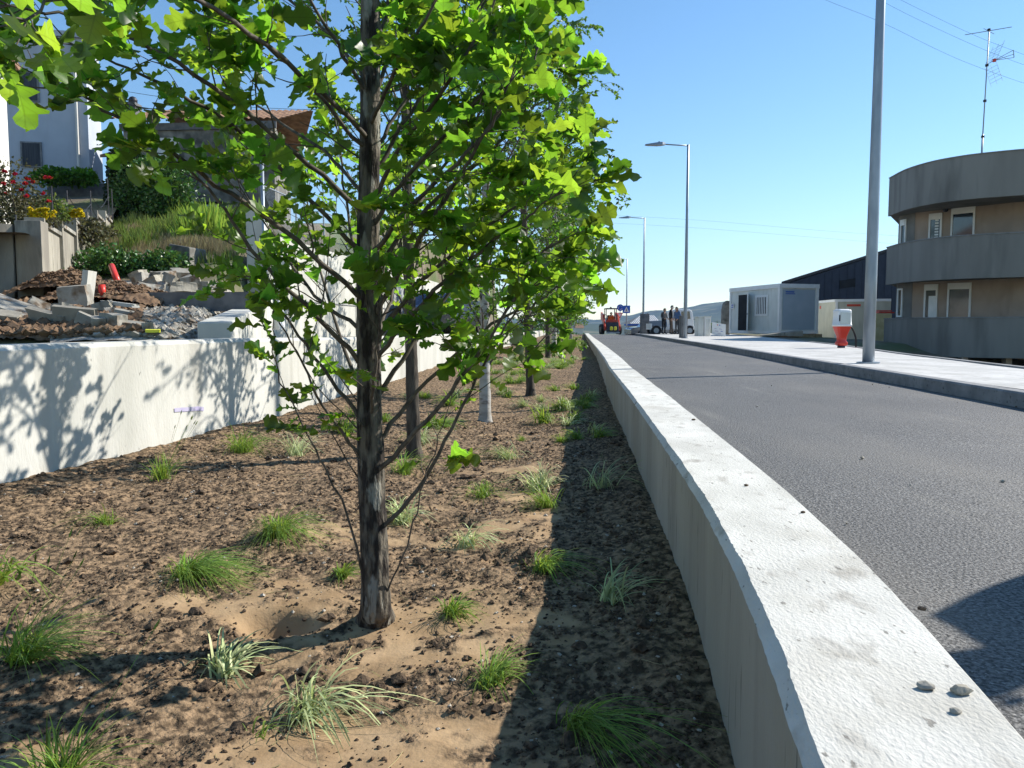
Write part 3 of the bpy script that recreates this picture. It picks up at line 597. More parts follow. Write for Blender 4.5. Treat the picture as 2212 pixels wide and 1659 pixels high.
L1(600, [(900, 470, 2.4), (1060, 330, 2.4), (1130, 240, 2.4), (1170, 190, 2.4)], .011)
L1(500, [(880, 380, 2.3), (1020, 230, 2.2), (1100, 100, 2.25), (1140, 0, 2.3)], .011)
L1(350, [(870, 230, 2.5), (1000, 70, 2.7), (1090, -60, 2.8)], .010)
for k in range(15):          # limbs coming forward, going back and above the frame
    z = rng.uniform(.55, 2.6); a = (rng.uniform(1.1, 2.2) if k % 3 else rng.uniform(3.9, 5.3)); s0 = on(tp, z); l = rng.uniform(.7, 1.0) * (1 - .15 * z)
    if k % 3 == 0: l *= .55
    e = s0 + np.array([math.cos(a) * l * .75, math.sin(a) * l * .75, l * .9]); mid = (s0 + e) / 2 + np.array([math.cos(a), math.sin(a), 0]) * l * .1
    tr.limb(crom([s0, mid, e], 6), .0075, .0022, 'oak', .085, step=.08, tl=(.24, .12), start=.35, dens=.45, bare=.55, clus=3)
for k in range(26):          # short shoots straight off the trunk
    z = rng.uniform(.35, 2.1); a = rng.uniform(0, 6.28); s0 = on(tp, z); tr.twig(s0, (math.cos(a), math.sin(a), .9), rng.uniform(.12, .4), .003, 'oak', .075, dens=.35 if rng.random() < .4 else 0, clus=3 if rng.random() < .4 else 0)
nl = tr.build(T1, tp, trad, M['bark'], M['twig'], M['oak_leaf'], 'oak', up=1.0, rnd=.62, n=20, cut=lambda p: p[:, 2] < 2.75)
print('oak leaves', nl)
# ---- procedural builder for the rest of the row
def row_tree(name, label, pos, H, r, kind, bark, leafm, lsz, crown0, rad, nl, droop=0, dens=1., step=.11, tl=(.32, .16), lean=(0, 0), cutz=99, clus=4, asc=1.0, cut=None):
    z0 = SZ(pos[0], pos[1]); root = thing(name, label, 'tree', (pos[0], pos[1], z0), 0, 'young trees in the planting bed'); tr = Tree()
    n = 14; ph = rng.uniform(0, 6.28)
    tpts = [np.array((lean[0] * t + .02 * math.sin(5 * t + ph), lean[1] * t + .02 * math.cos(4 * t + ph), -.06 + (H + .06) * t)) for t in np.linspace(0, 1, n)]
    rr = [r * (1.12 if i == 0 else 1) * (1 - .82 * i / (n - 1)) for i in range(n)]
    for k in range(nl):
        f = (k + rng.random()) / nl; z = crown0 + (H * .97 - crown0) * f
        a = k * 2.4 + rng.normal(0, .3); l = rad * (math.sin(min(1, f * 2.2 + .42) * 1.57)) * (1 - .75 * f ** 2.2) * rng.uniform(.75, 1.15)
        s0 = on(tpts, z); dx = np.array([math.cos(a), math.sin(a), 0]); e = s0 + dx * l + np.array([0, 0, l * asc * rng.uniform(.7, 1.2) - droop * l]); m_ = s0 + dx * l * .5 + np.array([0, 0, l * asc * .55])
        tr.limb(crom([s0, m_, e], 4), r * .22 * (1 - .5 * f), .002, kind, lsz, step=step, tl=tl, start=.2, dens=dens, droop=droop * .35, sub=False, clus=clus)
    tr.build(root, tpts, rr, bark, M['twig'], leafm, kind, up=.9, rnd=.7, n=12, cut=cut or (lambda p: p[:, 2] < cutz)); return root
row_tree('oak_tree', 'second young oak, dark trunk just behind the nearest tree', (-.719, 5.48), 5.2, .05, 'oak', M['bark_dark'], M['oak_leaf'], .085, .75, 0.6, 40, step=.075, asc=1.5, tl=(.22, .14), cut=lambda p: (p[:, 2] < 4.2) & ~((p[:, 1] > .12 + .25 * rng.random(len(p))) & (p[:, 2] > 1.0) & (p[:, 2] < 3.1)))
row_tree('birch_tree', 'white barked birch, third tree of the row', (-.244, 7.45), 6.5, .055, 'birch', M['bark_birch'], M['birch_leaf'], .045, .45, .85, 66, asc=1.4, droop=.3, dens=1.2, step=.065, tl=(.32, .2), clus=3, cut=lambda p: ~((p[:, 1] < -.2 - .2 * rng.random(len(p))) & (p[:, 2] > .9) & (p[:, 2] < 3.0)))
row_tree('birch_tree', 'slim dark trunked birch with loose drooping twigs, fourth tree of the row', (.259, 10.21), 7.2, .055, 'birch', M['bark_dark'], M['birch_leaf'], .05, .5, 1.12, 72, droop=.35, dens=1.2, step=.075, tl=(.45, .25), lean=(-.25, 0), clus=3)
f5 = row_tree('alder_tree', 'broad leaved young alder, fifth tree of the row, bright green', (.899, 19.39), 7.0, .07, 'alder', M['bark_dark'], M['lime_leaf'], .08, .5, 1.35, 56, step=.09, tl=(.36, .2), clus=4)
f6 = row_tree('birch_tree', 'birch with a forked pale trunk, sixth tree of the row', (1.262, 22.8), 7.4, .08, 'birch', M['bark_birch'], M['birch_leaf'], .065, .5, 1.35, 56, droop=.3, dens=1.1, step=.09, tl=(.42, .25), clus=3)
ords = ['%s tree of the row, a slim green crown in the far part of the bed' % w for w in ('seventh', 'eighth', 'ninth', 'tenth', 'eleventh', 'twelfth', 'thirteenth')]
for i, (x, y) in enumerate([(1.25, 26.5), (2.1, 30.0), (2.35, 34.5), (2.75, 39), (3.34, 43.4), (3.55, 48.5), (4.0, 54.0)]):
    src = (f6, f5)[i % 2]; c = copy_tree(src); z0 = SZ(x, y); c.location = (x, y, z0 - .03); c.rotation_euler.z = 1.7 * i; s = 1 + .06 * math.sin(i * 2.1); c.scale = (s, s, s * .98)
    c['label'] = ords[i]
    c['category'] = 'tree'
c['label'] = 'last tree of the row, where the wall meets the crest of the road'
# ================================================================ grass tufts
def tuft(kind, n, L, arch, w, seed, lean=(0, 0), spread=1.0, stalks=0):
    g = np.random.default_rng(seed); ab = AB(); seg = 7
    if lean == (0, 0): lean = tuple(g.normal(0, .28, 2))
    for k in range(n):
        a = g.uniform(0, 6.28) if g.random() < .6 else g.normal(seed * 1.7, .8); l = L * g.uniform(.45, 1.1); out = g.uniform(.25, 1.0) * spread; b0 = g.normal(0, .012, 2) * (L / .15)
        t = np.linspace(0, 1, seg + 1); ar = arch * g.uniform(.6, 1.5)
        hx = l * (out * t * .75 + .25 * ar * t ** 2); hz = l * (t * (1.15 - .45 * out) - ar * .78 * t ** 2.3); 
        X = b0[0] + math.cos(a) * hx + lean[0] * t ** 1.5 * l; Y = b0[1] + math.sin(a) * hx + lean[1] * t ** 1.5 * l; hz = np.maximum(hz, -.01 + 0 * t + .012 * g.random())
        ww = w * g.uniform(.6, 1.2) * (1 - t ** 2.2 * .93) / 2; tw = a + 1.57 + g.normal(0, .5)
        sx, sy = math.cos(tw), math.sin(tw)
        Lf = np.stack([X - sx * ww, Y - sy * ww, hz + 0 * ww], -1); Rt = np.stack([X + sx * ww, Y + sy * ww, hz + ww * .4], -1)
        V = np.empty((2 * (seg + 1), 3)); V[0::2] = Lf; V[1::2] = Rt
        i = np.arange(seg) * 2; F = np.stack([i, i + 1, i + 3, i + 2], -1); ab.add(V, F)
    root_ab = ab
    if stalks:
        for k in range(stalks):
            a = g.uniform(2.0, 4.4); l = L * g.uniform(1.3, 1.7); e = np.array([math.cos(a) * l * .55, math.sin(a) * l * .2, l * .8])
            V, F = tube_arr([np.zeros(3), e * .5 + [0, 0, .01], e * .95, e], [.0008, .0007, .0006, .0006], 3); ab.add(V, F)
            V, F = tube_arr([e, e + e * .03, e + e * .08], [.0008, .0035, .0008], 4); ab.add(V, F)
    return ab
_cache = {}
def put_tuft(px, py, label, kind='grass_blade', n=110, L=.15, arch=.8, w=.0035, seed=1, group=None, cat='grass tuft', pos=None, sc=1, **k):
    if pos is None:
        g = G(px, py, -.3)
        for _ in range(3): g = G(px, py, SZ(g.x, g.y))
        pos = (g.x, g.y)
    w *= 1.25; L *= 1.25 if pos[1] > 6 else 1.95
    o = tuft(kind, int(n * 1.3), L, arch, w, seed, **k).build('grass_tuft', M[kind], smooth=True); o.location = (pos[0], pos[1], SZ(*pos) - .004); o.rotation_euler.z = seed; o.scale = (sc,) * 3
    return tag(o, label, cat, group or 'grass tufts planted in the soil bed')
K = put_tuft
K(522, 975, 'full green grass tuft at the foot of the left wall where leaf shade begins', n=150, L=.20, arch=.75, seed=2)
K(640, 985, 'limp yellow green tuft flopped over toward the camera beside the left wall', 'grass_stripe', n=70, L=.19, arch=.9, seed=3, lean=(.3, -.8))
K(350, 1035, 'green tuft with long dark seed stalks leaning on the left wall', n=90, L=.14, arch=.5, seed=4, stalks=8)
K(222, 1135, 'small grass tuft half covered by leaf shade on the left slope', n=80, L=.11, arch=.9, seed=5, lean=(.6, -.3))
K(598, 1150, 'wide flattened green tuft in the middle of the open soil left of the trunk', n=230, L=.145, arch=.95, seed=6, lean=(.45, -.15))
K(405, 1245, 'dense combed dome of grass left of the small pit', n=260, L=.135, arch=1.05, w=.003, seed=7, lean=(.25, -.3))
K(738, 1245, 'small bright green tuft right beside the nearest trunk', n=110, L=.065, arch=.6, seed=8)
K(975, 1328, 'small bright tuft to the right of the trunk foot', n=100, L=.075, arch=.8, seed=9)
K(483, 1462, 'pale striped tuft with arching blades below the pit', 'grass_stripe', n=46, L=.12, arch=1.0, w=.006, seed=10)
K(672, 1545, 'large pale striped tuft with long arching blades in the foreground', 'grass_stripe', n=64, L=.155, arch=1.05, w=.0055, seed=11)
K(1060, 1480, 'green tuft with thin hanging blades beside the wall shadow in the foreground', n=100, L=.09, arch=1.0, w=.003, seed=12)
K(1250, 1570, 'bushy dull tuft inside the wall shadow, nearest to the camera', n=150, L=.13, arch=1.0, w=.0028, seed=13)
K(1320, 1300, 'striped tuft with a few upright blades standing in the wall shadow', 'grass_stripe', n=30, L=.145, arch=.85, w=.005, seed=14)
K(1172, 1222, 'tuft lying across the edge of the wall shadow', n=110, L=.11, arch=1.1, seed=15, lean=(-.5, -.3))
K(1008, 1180, 'striped tuft with blades curled into rings over a hollow', 'grass_stripe', n=44, L=.14, arch=1.1, w=.0055, seed=16, lean=(-.2, -.2))
K(1045, 1075, 'small leaning tuft right of the trunk behind the ringed one', n=70, L=.13, arch=1.0, seed=17)
K(1180, 1095, 'green tuft at the shadow edge in front of a striped one', n=90, L=.13, arch=.8, seed=18)
K(1165, 1058, 'striped tuft with long blades at the shadow edge', 'grass_stripe', n=60, L=.18, arch=1.0, w=.006, seed=19)
K(1098, 990, 'pale arching tuft in the sunny middle of the bed', 'grass_stripe', n=60, L=.17, arch=1.0, w=.006, seed=20)
K(1128, 945, 'tiny green tuft behind the pale arching one', n=60, L=.09, arch=.7, seed=21)
K(1302, 1055, 'thin tuft with long curved blades in the wall shadow, middle distance', 'grass_stripe', n=30, L=.19, arch=.9, w=.005, seed=22)
K(1212, 955, 'green tuft right at the edge of the wall shadow, middle distance', n=90, L=.13, arch=.8, seed=23)
K(1285, 932, 'loose tuft with fanned blades in the far part of the wall shadow', 'grass_stripe', n=36, L=.2, arch=.8, w=.006, seed=24)
K(1243, 905, 'upright green tuft straddling sun and shadow', n=80, L=.2, arch=.7, seed=25)
K(1215, 885, 'broad bright green tuft beside the upright one', n=130, L=.2, arch=.8, seed=26)
K(1132, 882, 'pale tuft beside the fourth trunk', 'grass_stripe', n=60, L=.2, arch=.9, w=.006, seed=27)
K(50, 1430, 'tall bright tuft with long stalks at the left frame edge', n=170, L=.14, arch=.65, seed=28, stalks=5)
K(135, 1700, 'bright tuft cut off by the bottom frame edge', n=120, L=.12, arch=.6, seed=29, stalks=1)
K(-12, 1258, 'broad bladed tuft poking in from the left frame edge', n=40, L=.19, arch=.8, w=.008, seed=30, lean=(.6, 0))
K(868, 1130, 'striped tuft directly behind the nearest trunk', 'grass_stripe', n=50, L=.16, arch=1.0, w=.006, seed=31)
K(905, 960, 'drooping striped tuft behind the second trunk', 'grass_stripe', n=60, L=.2, arch=1.0, w=.006, seed=32)
K(870, 1025, 'leafy tuft between the first and second trunk', n=90, L=.16, arch=.8, seed=33)
K(757, 895, 'yellow green tuft seen left of the nearest trunk by the left wall', n=80, L=.2, arch=.6, seed=34)
K(560, 1590, 'a few thin blades left of the large striped tuft', n=10, L=.06, arch=.8, seed=35)
# farther ones: a dozen meshes copied about
protos = []
lab_ = ('small green', 'pale striped', 'bushy green')
def tl_(i, x, y):
    z = 'in the shadow strip of the right wall' if x > RWL(y) - .5 else ('near the left wall' if x < (LWR(y) + RWL(y)) / 2 - .5 else 'in the sunny middle of the bed')
    d = ['before the third tree', 'between the third and fourth tree', 'soon after the fourth tree', 'just before the fifth tree', 'by the sixth tree', 'by the eighth tree', 'by the tenth tree', 'near the crest'][int(np.searchsorted([7.5, 10.2, 14.5, 19.4, 25, 32, 40], y))]
    return '%s tuft %s, %s' % (lab_[i % 3], z, d)
for i in range(8):
    kd = ('grass_blade', 'grass_stripe', 'grass_blade')[i % 3]
    o = K(0, 0, tl_(i, .1 + .15 * i, 12 + .8 * i), kd, n=(80, 50, 110)[i % 3], L=.2, arch=.85, w=.007, seed=40 + i, pos=(.1 + .15 * i, 12 + .8 * i)); protos.append(o)
c_ = 0
for i in range(330):
    y = 6.2 + 44 * rng.random() ** 1.3; l, r = LWR(y) + .3, RWL(y) - .15; x = l + (r - l) * (.15 + .85 * rng.random())
    if y < 9 and (abs(x - (-.2)) < .35): continue
    if y < 8 and rng.random() < .6: continue
    if c_ >= 190: break
    c = protos[i % 8].copy(); scene.collection.objects.link(c); s = rng.uniform(.75, 1.25); c.location = (x, y, SZ(x, y) - .004); c.rotation_euler.z = rng.uniform(0, 6.28); c.scale = (s, s, s * rng.uniform(.8, 1.15)); c['label'] = tl_(i % 8, x, y); c_ += 1
# twig litter
lit = AB()
for k in range(170):
    y = 1.2 + 5 * rng.random() ** 1.5; x = rng.uniform(LWR(y) + .1, RWL(y) - .1); a = rng.uniform(0, 6.28); l = rng.uniform(.01, .05); pts = []
    for t in np.linspace(-1, 1, 5): pts.append((x + math.cos(a) * l * t, y + math.sin(a) * l * t + .3 * l * t * t, SZ(x + math.cos(a) * l * t, y + math.sin(a) * l * t) + .003))
    lit.tube(pts, .0011, 4)
tag(lit.build('twig_litter', M['dry']), 'thin dry straws and twigs lying on the soil', 'litter', kind='stuff')

from collections import defaultdict
dd_ = defaultdict(list)
for o in scene.objects:
    if o.name.startswith('grass_tuft'): dd_[o['label']].append(o)
on_ = ['nearest', 'second', 'third', 'fourth', 'fifth', 'sixth', 'seventh', 'eighth', 'ninth', 'tenth', 'eleventh', 'twelfth', 'thirteenth', 'fourteenth', 'fifteenth', 'sixteenth', 'seventeenth', 'eighteenth', 'nineteenth', 'twentieth']
for k_, v_ in dd_.items():
    if len(v_) > 1:
        for q_, o in enumerate(sorted(v_, key=lambda o: o.location.y)): o['label'] = on_[min(q_, 19)] + ' ' + k_.replace('in the shadow strip of the right wall', 'in the wall shadow').replace('in the sunny middle of the bed', 'in sunny mid bed')
for o in scene.objects:
    if o.name.startswith('grass_tuft') and len(o['label'].split()) > 16: o['label'] = o['label'].replace('in sunny mid bed', 'mid bed').replace('in the wall shadow', 'in shadow').replace('near the left wall', 'at left').replace('between the third and fourth tree', 'past the third tree')
rng = np.random.default_rng(5)
# ================================================================ street lamps
def lamp(name, label, x, y, H=8.0, arm=True, shoe=True):
    z0 = .12 + float(roadz(0, y)) if y > 56 else .12
    r = thing(name, label, 'street lamp', (x, y, z0), 0, 'tall galvanised street lamps along the sidewalk')
    MB().lathe([(.078, -.1), (.076, 1.2), (.062, 4), (.045, H - .02), (.0, H)], n=20).build('pole', M['galv'], r, True)
    MB().tube([(0, 0, H - .06), (-.55, 0, H - .03), (-1.0, 0, H)], [.03, .028, .026], 10).build('arm', M['galv'], r, True)
    # flat LED head: tapered plate
    V = []
    for (xx, w, t0, t1) in [(-.95, .07, -.03, .05), (-1.08, .15, -.045, .075), (-1.25, .17, -.05, .06), (-1.65, .15, -.045, .0), (-1.78, .10, -.035, -.01)]:
        V += [(xx, -w, H + t0), (xx, w, H + t0), (xx, w * .8, H + t1), (xx, -w * .8, H + t1)]
    F = [(0, 1, 2, 3)[::-1]] + [(a * 4 + i, a * 4 + (i + 1) % 4, a * 4 + 4 + (i + 1) % 4, a * 4 + 4 + i) for a in range(4) for i in range(4)] + [(16, 17, 18, 19)]
    h = obj('lamp_head', V, F, M['galv'], r)
    MB().lathe([(.035, .07), (.035, .11), (.0, .115)], (-1.2, 0, H), 10).build('photocell', M['dark_metal'], h)
    MB().lathe([(.15, -.02), (.15, .012), (.08, .014), (.078, -.02)], n=20).build('base_plate', M['galv'], r)
    return r
for i, (px, Y, lb) in enumerate([(1876, 10.6, 'nearest street lamp post, crossing the whole sky up to the top edge'), (1479, 32.4, 'second street lamp, standing by the group of men'), (1388.5, 53.8, 'third street lamp, beside the grey pillar'), (1352.5, 75.5, 'farthest and smallest street lamp, behind the road signs')]):
    lamp('street_lamp', lb, (px - 1106) / FPX * Y, Y, 8.0 if Y < 70 else 8.0)
# ================================================================ curved house on the right
outer = [(16.6, 38.5), (16.5, 34.2), (16.28, 32.3), (16.5, 30.85), (17.0, 29.95), (17.7, 29.3), (19.1, 28.55), (21.5, 27.9), (24.5, 27.6), (28, 27.9), (32, 29)]
oc = [tuple(p)[:2] for p in crom([(x, y, 0) for x, y in outer[1:]], 5)]
pass
hb = thing('curved_house', 'grey and pinkish curved apartment building with dark stained balcony bands', 'building', (20, 34, -2))
def band(z0, z1, name='balcony_band', t=.22, cap=True):
    n = len(oc); inn = []
    for i, p in enumerate(oc):
        a = oc[max(i - 1, 0)]; b = oc[min(i + 1, n - 1)]; dx, dy = b[0] - a[0], b[1] - a[1]; l = math.hypot(dx, dy); inn.append((p[0] - dy / l * t, p[1] + dx / l * t))
    mb = MB(); V = []
    for p, q in zip(oc, inn): V += [(p[0], p[1], z0), (p[0], p[1], z1), (q[0], q[1], z1), (q[0], q[1], z0)]
    F = [(4 * i + j, 4 * i + (j + 1) % 4, 4 * i + 4 + (j + 1) % 4, 4 * i + 4 + j) for i in range(n - 1) for j in range(4)] + [(0, 3, 2, 1), (4 * n - 4, 4 * n - 3, 4 * n - 2, 4 * n - 1)]
    b = obj(name, V, F, M['band'], hb, False, True)
    if cap:
        V = []
        for p, q in zip(oc, inn): V += [(p[0] - (q[0] - p[0]) * .12, p[1] - (q[1] - p[1]) * .12, z1 + .003), (p[0] - (q[0] - p[0]) * .12, p[1] - (q[1] - p[1]) * .12, z1 + .04), (q[0], q[1], z1 + .04), (q[0], q[1], z1 + .003)]
        obj('coping', V, F, M['kerb'], b, False, False).matrix_world = Matrix.Identity(4)
        bpy.data.objects[-1] if False else None
    return b
def wb(ch, par):            # child mesh written in world coords under a parent placed at hb
    ch.data.transform(hb.matrix_basis.inverted()); return ch
def bandp(z0, z1):
    b = band(z0, z1, cap=False); n = len(oc); V = []
    for i, p in enumerate(oc):
        a = oc[max(i - 1, 0)]; c = oc[min(i + 1, n - 1)]; dx, dy = c[0] - a[0], c[1] - a[1]; l = math.hypot(dx, dy); nx, ny = -dy / l, dx / l
        V += [(p[0] - nx * .03, p[1] - ny * .03, z1 + .003), (p[0] - nx * .03, p[1] - ny * .03, z1 + .04), (p[0] + nx * .25, p[1] + ny * .25, z1 + .04), (p[0] + nx * .25, p[1] + ny * .25, z1 + .003)]
    F = [(4 * i + j, 4 * i + (j + 1) % 4, 4 * i + 4 + (j + 1) % 4, 4 * i + 4 + j) for i in range(n - 1) for j in range(4)] + [(0, 3, 2, 1), (4 * n - 4, 4 * n - 3, 4 * n - 2, 4 * n - 1)]
    wb(obj('coping', V, F, M['kerb'], b), b); return b
c0 = CZ
bandp(c0 + 4.81, c0 + 6.44); bandp(c0 + 1.82, c0 + 3.44); bandp(c0 - 1.19, c0 + .32)
# slabs (ceilings / balcony floors)
def slab(z, t, nm, m):
    pts = [(p[0] + .15, p[1] + .2) for p in oc] + [(32, 45), (23.4, 45)]
    MB().prism(pts, z, z + t).build(nm, m, hb, world=True)
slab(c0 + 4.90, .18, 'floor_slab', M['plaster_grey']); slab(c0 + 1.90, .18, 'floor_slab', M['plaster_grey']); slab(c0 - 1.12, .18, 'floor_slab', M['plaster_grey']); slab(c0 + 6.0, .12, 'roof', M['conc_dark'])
iw = [(22.0, 44), (17.35, 34.9), (17.45, 33.7), (19.9, 30.9), (22, 29.7), (25, 29.1), (30, 29.6)]
def xy(px, i):               # point on inner wall segment i seen at pixel column px
    k = (px - 1106) / FPX; (x0, y0), (x1, y1) = iw[i], iw[i + 1]; t = (k * y0 - x0) / ((x1 - x0) - k * (y1 - y0)); return (x0 + t * (x1 - x0), y0 + t * (y1 - y0))
wallm = MB()
for i in range(len(iw) - 1):
    pass
wp = iw + [(30, 44)]
MB().prism(wp, c0 - 3.2, c0 + 6.0).build('wall', M['plaster'], hb, world=True)
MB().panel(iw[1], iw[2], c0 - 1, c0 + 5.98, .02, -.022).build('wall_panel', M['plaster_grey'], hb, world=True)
def opening(i, x0, x1, y0, y1, kind, zref=None, box=True):
    a = xy(x0, i); b = xy(x1, i); Ym = (a[1] + b[1]) / 2; z1 = c0 + (705 - y0) / FPX * Ym; z0 = c0 + (705 - y1) / FPX * Ym
    W = math.hypot(b[0] - a[0], b[1] - a[1]); root = thing('x', None, None)
    bpy.data.objects.remove(root)
    lerp = lambda t: (a[0] + (b[0] - a[0]) * t, a[1] + (b[1] - a[1]) * t); e = .07 / W
    f = MB(); f.panel(a, lerp(e), z0, z1, .07, -.075); f.panel(lerp(1 - e), b, z0, z1, .07, -.075)
    f.panel(lerp(e), lerp(1 - e), z0, z0 + .07, .07, -.073)
    bh = .26 if box else .07
    f.panel(lerp(e), lerp(1 - e), z1 - bh, z1, .09, -.093)
    fr = f.build('window_frame' if kind == 'window' else 'door_frame', M['white_paint'], hb, world=True)
    o = MB().panel(lerp(e), lerp(1 - e), z0 + .07, z1 - bh, .02, -.03).build('pane' if kind == 'window' else 'door_leaf', M['glass'], fr); wb(o, fr)
    if kind == 'window':
        o = MB().panel(lerp(.5 - e / 3), lerp(.5 + e / 3), z0 + .07, z1 - bh, .03, -.062).build('mullion', M['white_paint'], fr) if W > 1.6 else None
        if o: wb(o, fr)
    return fr, lerp, z0, z1
opening(2, 2043, 2094, 452, 530, 'window'); opening(2, 2042, 2093, 612, 695, 'window')
fr, lp_, z0_, z1_ = opening(2, 1996, 2024, 465, 536, 'door')
o = MB(); [o.panel(lp_(.48), lp_(.75), z0_ + .12 + .12 * k, z0_ + .19 + .12 * k, .015, -.06) for k in range(9)]; wb(o.build('shutter_slats', M['white_paint'], fr), fr)
fr, lp_, z0_, z1_ = opening(2, 1992, 2021, 615, 690, 'door'); wb(MB().panel(lp_(.35), lp_(.95), z0_ + .08, z0_ + 1.0, .02, -.056).build('door_panel', M['white_paint'], fr), fr)
opening(1, 1937, 1949, 478, 536, 'window'); opening(1, 1936, 1947, 624, 685, 'window', box=False)
opening(3, 2205, 2260, 446, 520, 'window')
# wall lamp by the upper door
a = xy(2031, 2); MB().lathe([(.0, 0), (.09, .02), (.11, .1), (.07, .2), (0, .22)], (a[0] - .1, a[1] - .12, c0 + (705 - 463) / FPX * a[1]), 12).build('wall_lamp', M['dark_metal'], hb, True, world=True)
# dark basement and posts below the lowest balcony

for px in (2085, 2180, 2250, 2320): 
    Y = 29.6 - (px - 2085) * .004; x = (px - 1106) / FPX * Y; MB().box(x - .12, Y, c0 - 3.4, x + .12, Y + .25, c0 - 1.13).build('basement_post', M['plaster'], hb, world=True)
MB().prism([(17.9, 30.8), (30, 30.6), (30, 30.9), (17.9, 31.1)], c0 - 3.4, c0 - 1.13).build('basement_wall', M['conc_dark'], hb, world=True)
MB().box(22.5, 30.3, c0 - 3.2, 29, 30.45, c0 - 1.5).build('garage_door', M['hedge_leaf'], hb, world=True)
# antenna mast on the roof
Y = 30.5; ax_ = (2101 - 1106) / FPX * Y; zA = lambda y: c0 + (705 - y) / FPX * Y; pxm = Y / FPX
an = thing('tv_antenna', 'tall thin television antenna mast on the roof of the curved building', 'antenna', (ax_, Y, zA(370)))
MB().tube([(0, 0, -.4), (.01, 0, zA(300) - zA(370))], .035, 8).tube([(.01, 0, zA(300) - zA(370)), (.08, 0, zA(84) - zA(370))], .022, 8).build('mast', M['galv'], an, True)
B_ = lambda px, py: np.array([(px - 2101) * pxm, 0, zA(py) - zA(370)])
for p in (305, 231, 158, 86): MB().lathe([(.0, -.05), (.06, -.04), (.06, .04), (0, .05)], tuple(B_(2101 + (370 - p) * .013, p)), 10).build('clamp', M['dark_metal'], an)
m = MB(); m.tube([B_(2055, 96), B_(2152, 80)], .014, 6); m.tube([B_(2099, 104) + [0, -.5, 0], B_(2110, 73) + [0, .5, 0]], .012, 6); m.build('fm_dipole', M['galv'], an)
m = MB(); c = B_(2106, 155); h = B_(2119, 148); m.tube([c, h], .014, 6)
for q in ((2158, 127), (2160, 135), (2160, 142)): m.tube([h, B_(*q)], .012, 5)
m.tube([B_(2158, 127), B_(2160, 142)], .016, 5)
m.build('yagi_boom', M['galv'], an)
m = MB(); m.lathe([(0, -.06), (.07, -.05), (.07, .05), (0, .06)], tuple(h), 8); m.build('balun', M['red'], an)
m = MB()
for s_ in (-1, 1):
    for k in range(5): m.tube([c + [.15 + .05 * k, -.35, s_ * (.15 + .12 * k)], c + [.15 + .05 * k, .35, s_ * (.15 + .12 * k)]], .006, 4)
    for yy_ in (-.35, 0, .35): m.tube([c + [.1, yy_, s_ * .05], c + [.38, yy_, s_ * .75]], .006, 4)
m.build('reflector_grid', M['galv'], an)
# overhead wires
def wire(label, pts, r=.012):
    ps = [np.array(P(*p)) for p in pts]; q = crom(ps, 6); tag(MB().tube(q, r, 5).build('overhead_wire', M['dark_metal']), label, 'cable', 'overhead wires across the sky')
wire('lowest thin wire crossing the upper right sky behind the antenna', [(1700, -40, 60), (1784, 0, 60), (1908, 50, 60), (2080, 132, 60), (2300, 210, 60)], .009)
wire('middle thin wire crossing the upper right sky behind the antenna', [(1800, -70, 62), (1905, 2, 62), (2077, 86, 62), (2212, 140, 62), (2400, 200, 62)], .009)
wire('uppermost thin wire crossing the upper right corner of the sky', [(1850, -50, 64), (1946, 0, 64), (2100, 74, 64), (2212, 118, 64), (2400, 190, 64)], .009)
wire('thin distant wire behind the street lamps', [(1250, 462, 150), (1500, 475, 150), (1800, 500, 150), (2100, 520, 150)], .012)
wire('second thin distant wire behind the street lamps, a little lower', [(1250, 478, 152), (1500, 492, 152), (1800, 516, 152), (2100, 540, 152)], .012)
wire('wire glimpsed through the leaves beside the pale house', [(230, 190, 40), (340, 208, 40), (520, 230, 40), (760, 240, 40)], .012)
# ================================================================ site containers
def quadbox(mb, a, b, c, z0, z1): d = (a[0] + c[0] - b[0], a[1] + c[1] - b[1]); return mb.prism([a, b, c, d], z0, z1)
cb = Vector((14.15, 40.9)); cl = Vector((13.0, 46.2)); cr = Vector((16.55, 41.7)); zb = c0 - .38; zt = c0 + 2.24
k1 = thing('site_container', 'white site office container with an open door and barred window', 'container', (cb.x, cb.y, zb))
ul = (cl - cb).normalized(); ur = (cr - cb).normalized(); Ll = (cl - cb).length; Lr = (cr - cb).length
cp = lambda s, t: tuple(cb + ul * s + ur * t)
MB().prism([cp(.06, .06), cp(.06, Lr - .06), cp(Ll - .06, Lr - .06), cp(Ll - .06, .06)], zb + .1, zt - .08).build('wall_panels', [M['cont']], k1, world=True)
MB().panel(cp(.12, .02) if 0 else cp(0.055, .25), cp(0.055, Lr - .22), zb + .2, zt - .28, .02, -.012).build('end_panel', M['cont_blue'], k1, world=True)
fm = MB()
for (s, t) in [(0, 0), (0, Lr - .16), (Ll - .16, 0), (Ll - .16, Lr - .16)]: fm.prism([cp(s, t), cp(s, t + .16), cp(s + .16, t + .16), cp(s + .16, t)], zb, zt)
fm.prism([cp(-.02, -.02), cp(-.02, Lr + .02), cp(Ll + .02, Lr + .02), cp(Ll + .02, -.02)], zt - .2, zt + .02); fm.prism([cp(-.01, -.01), cp(-.01, Lr + .01), cp(Ll + .01, Lr + .01), cp(Ll + .01, -.01)], zb - .01, zb + .14)
fm.build('frame', M['white_paint'], k1, world=True)
def on_long(px): k = (px - 1106) / FPX; return (k * cb.y - cb.x) / (ul.x - k * ul.y)
s0, s1 = on_long(1611), on_long(1591); s2 = on_long(1633)
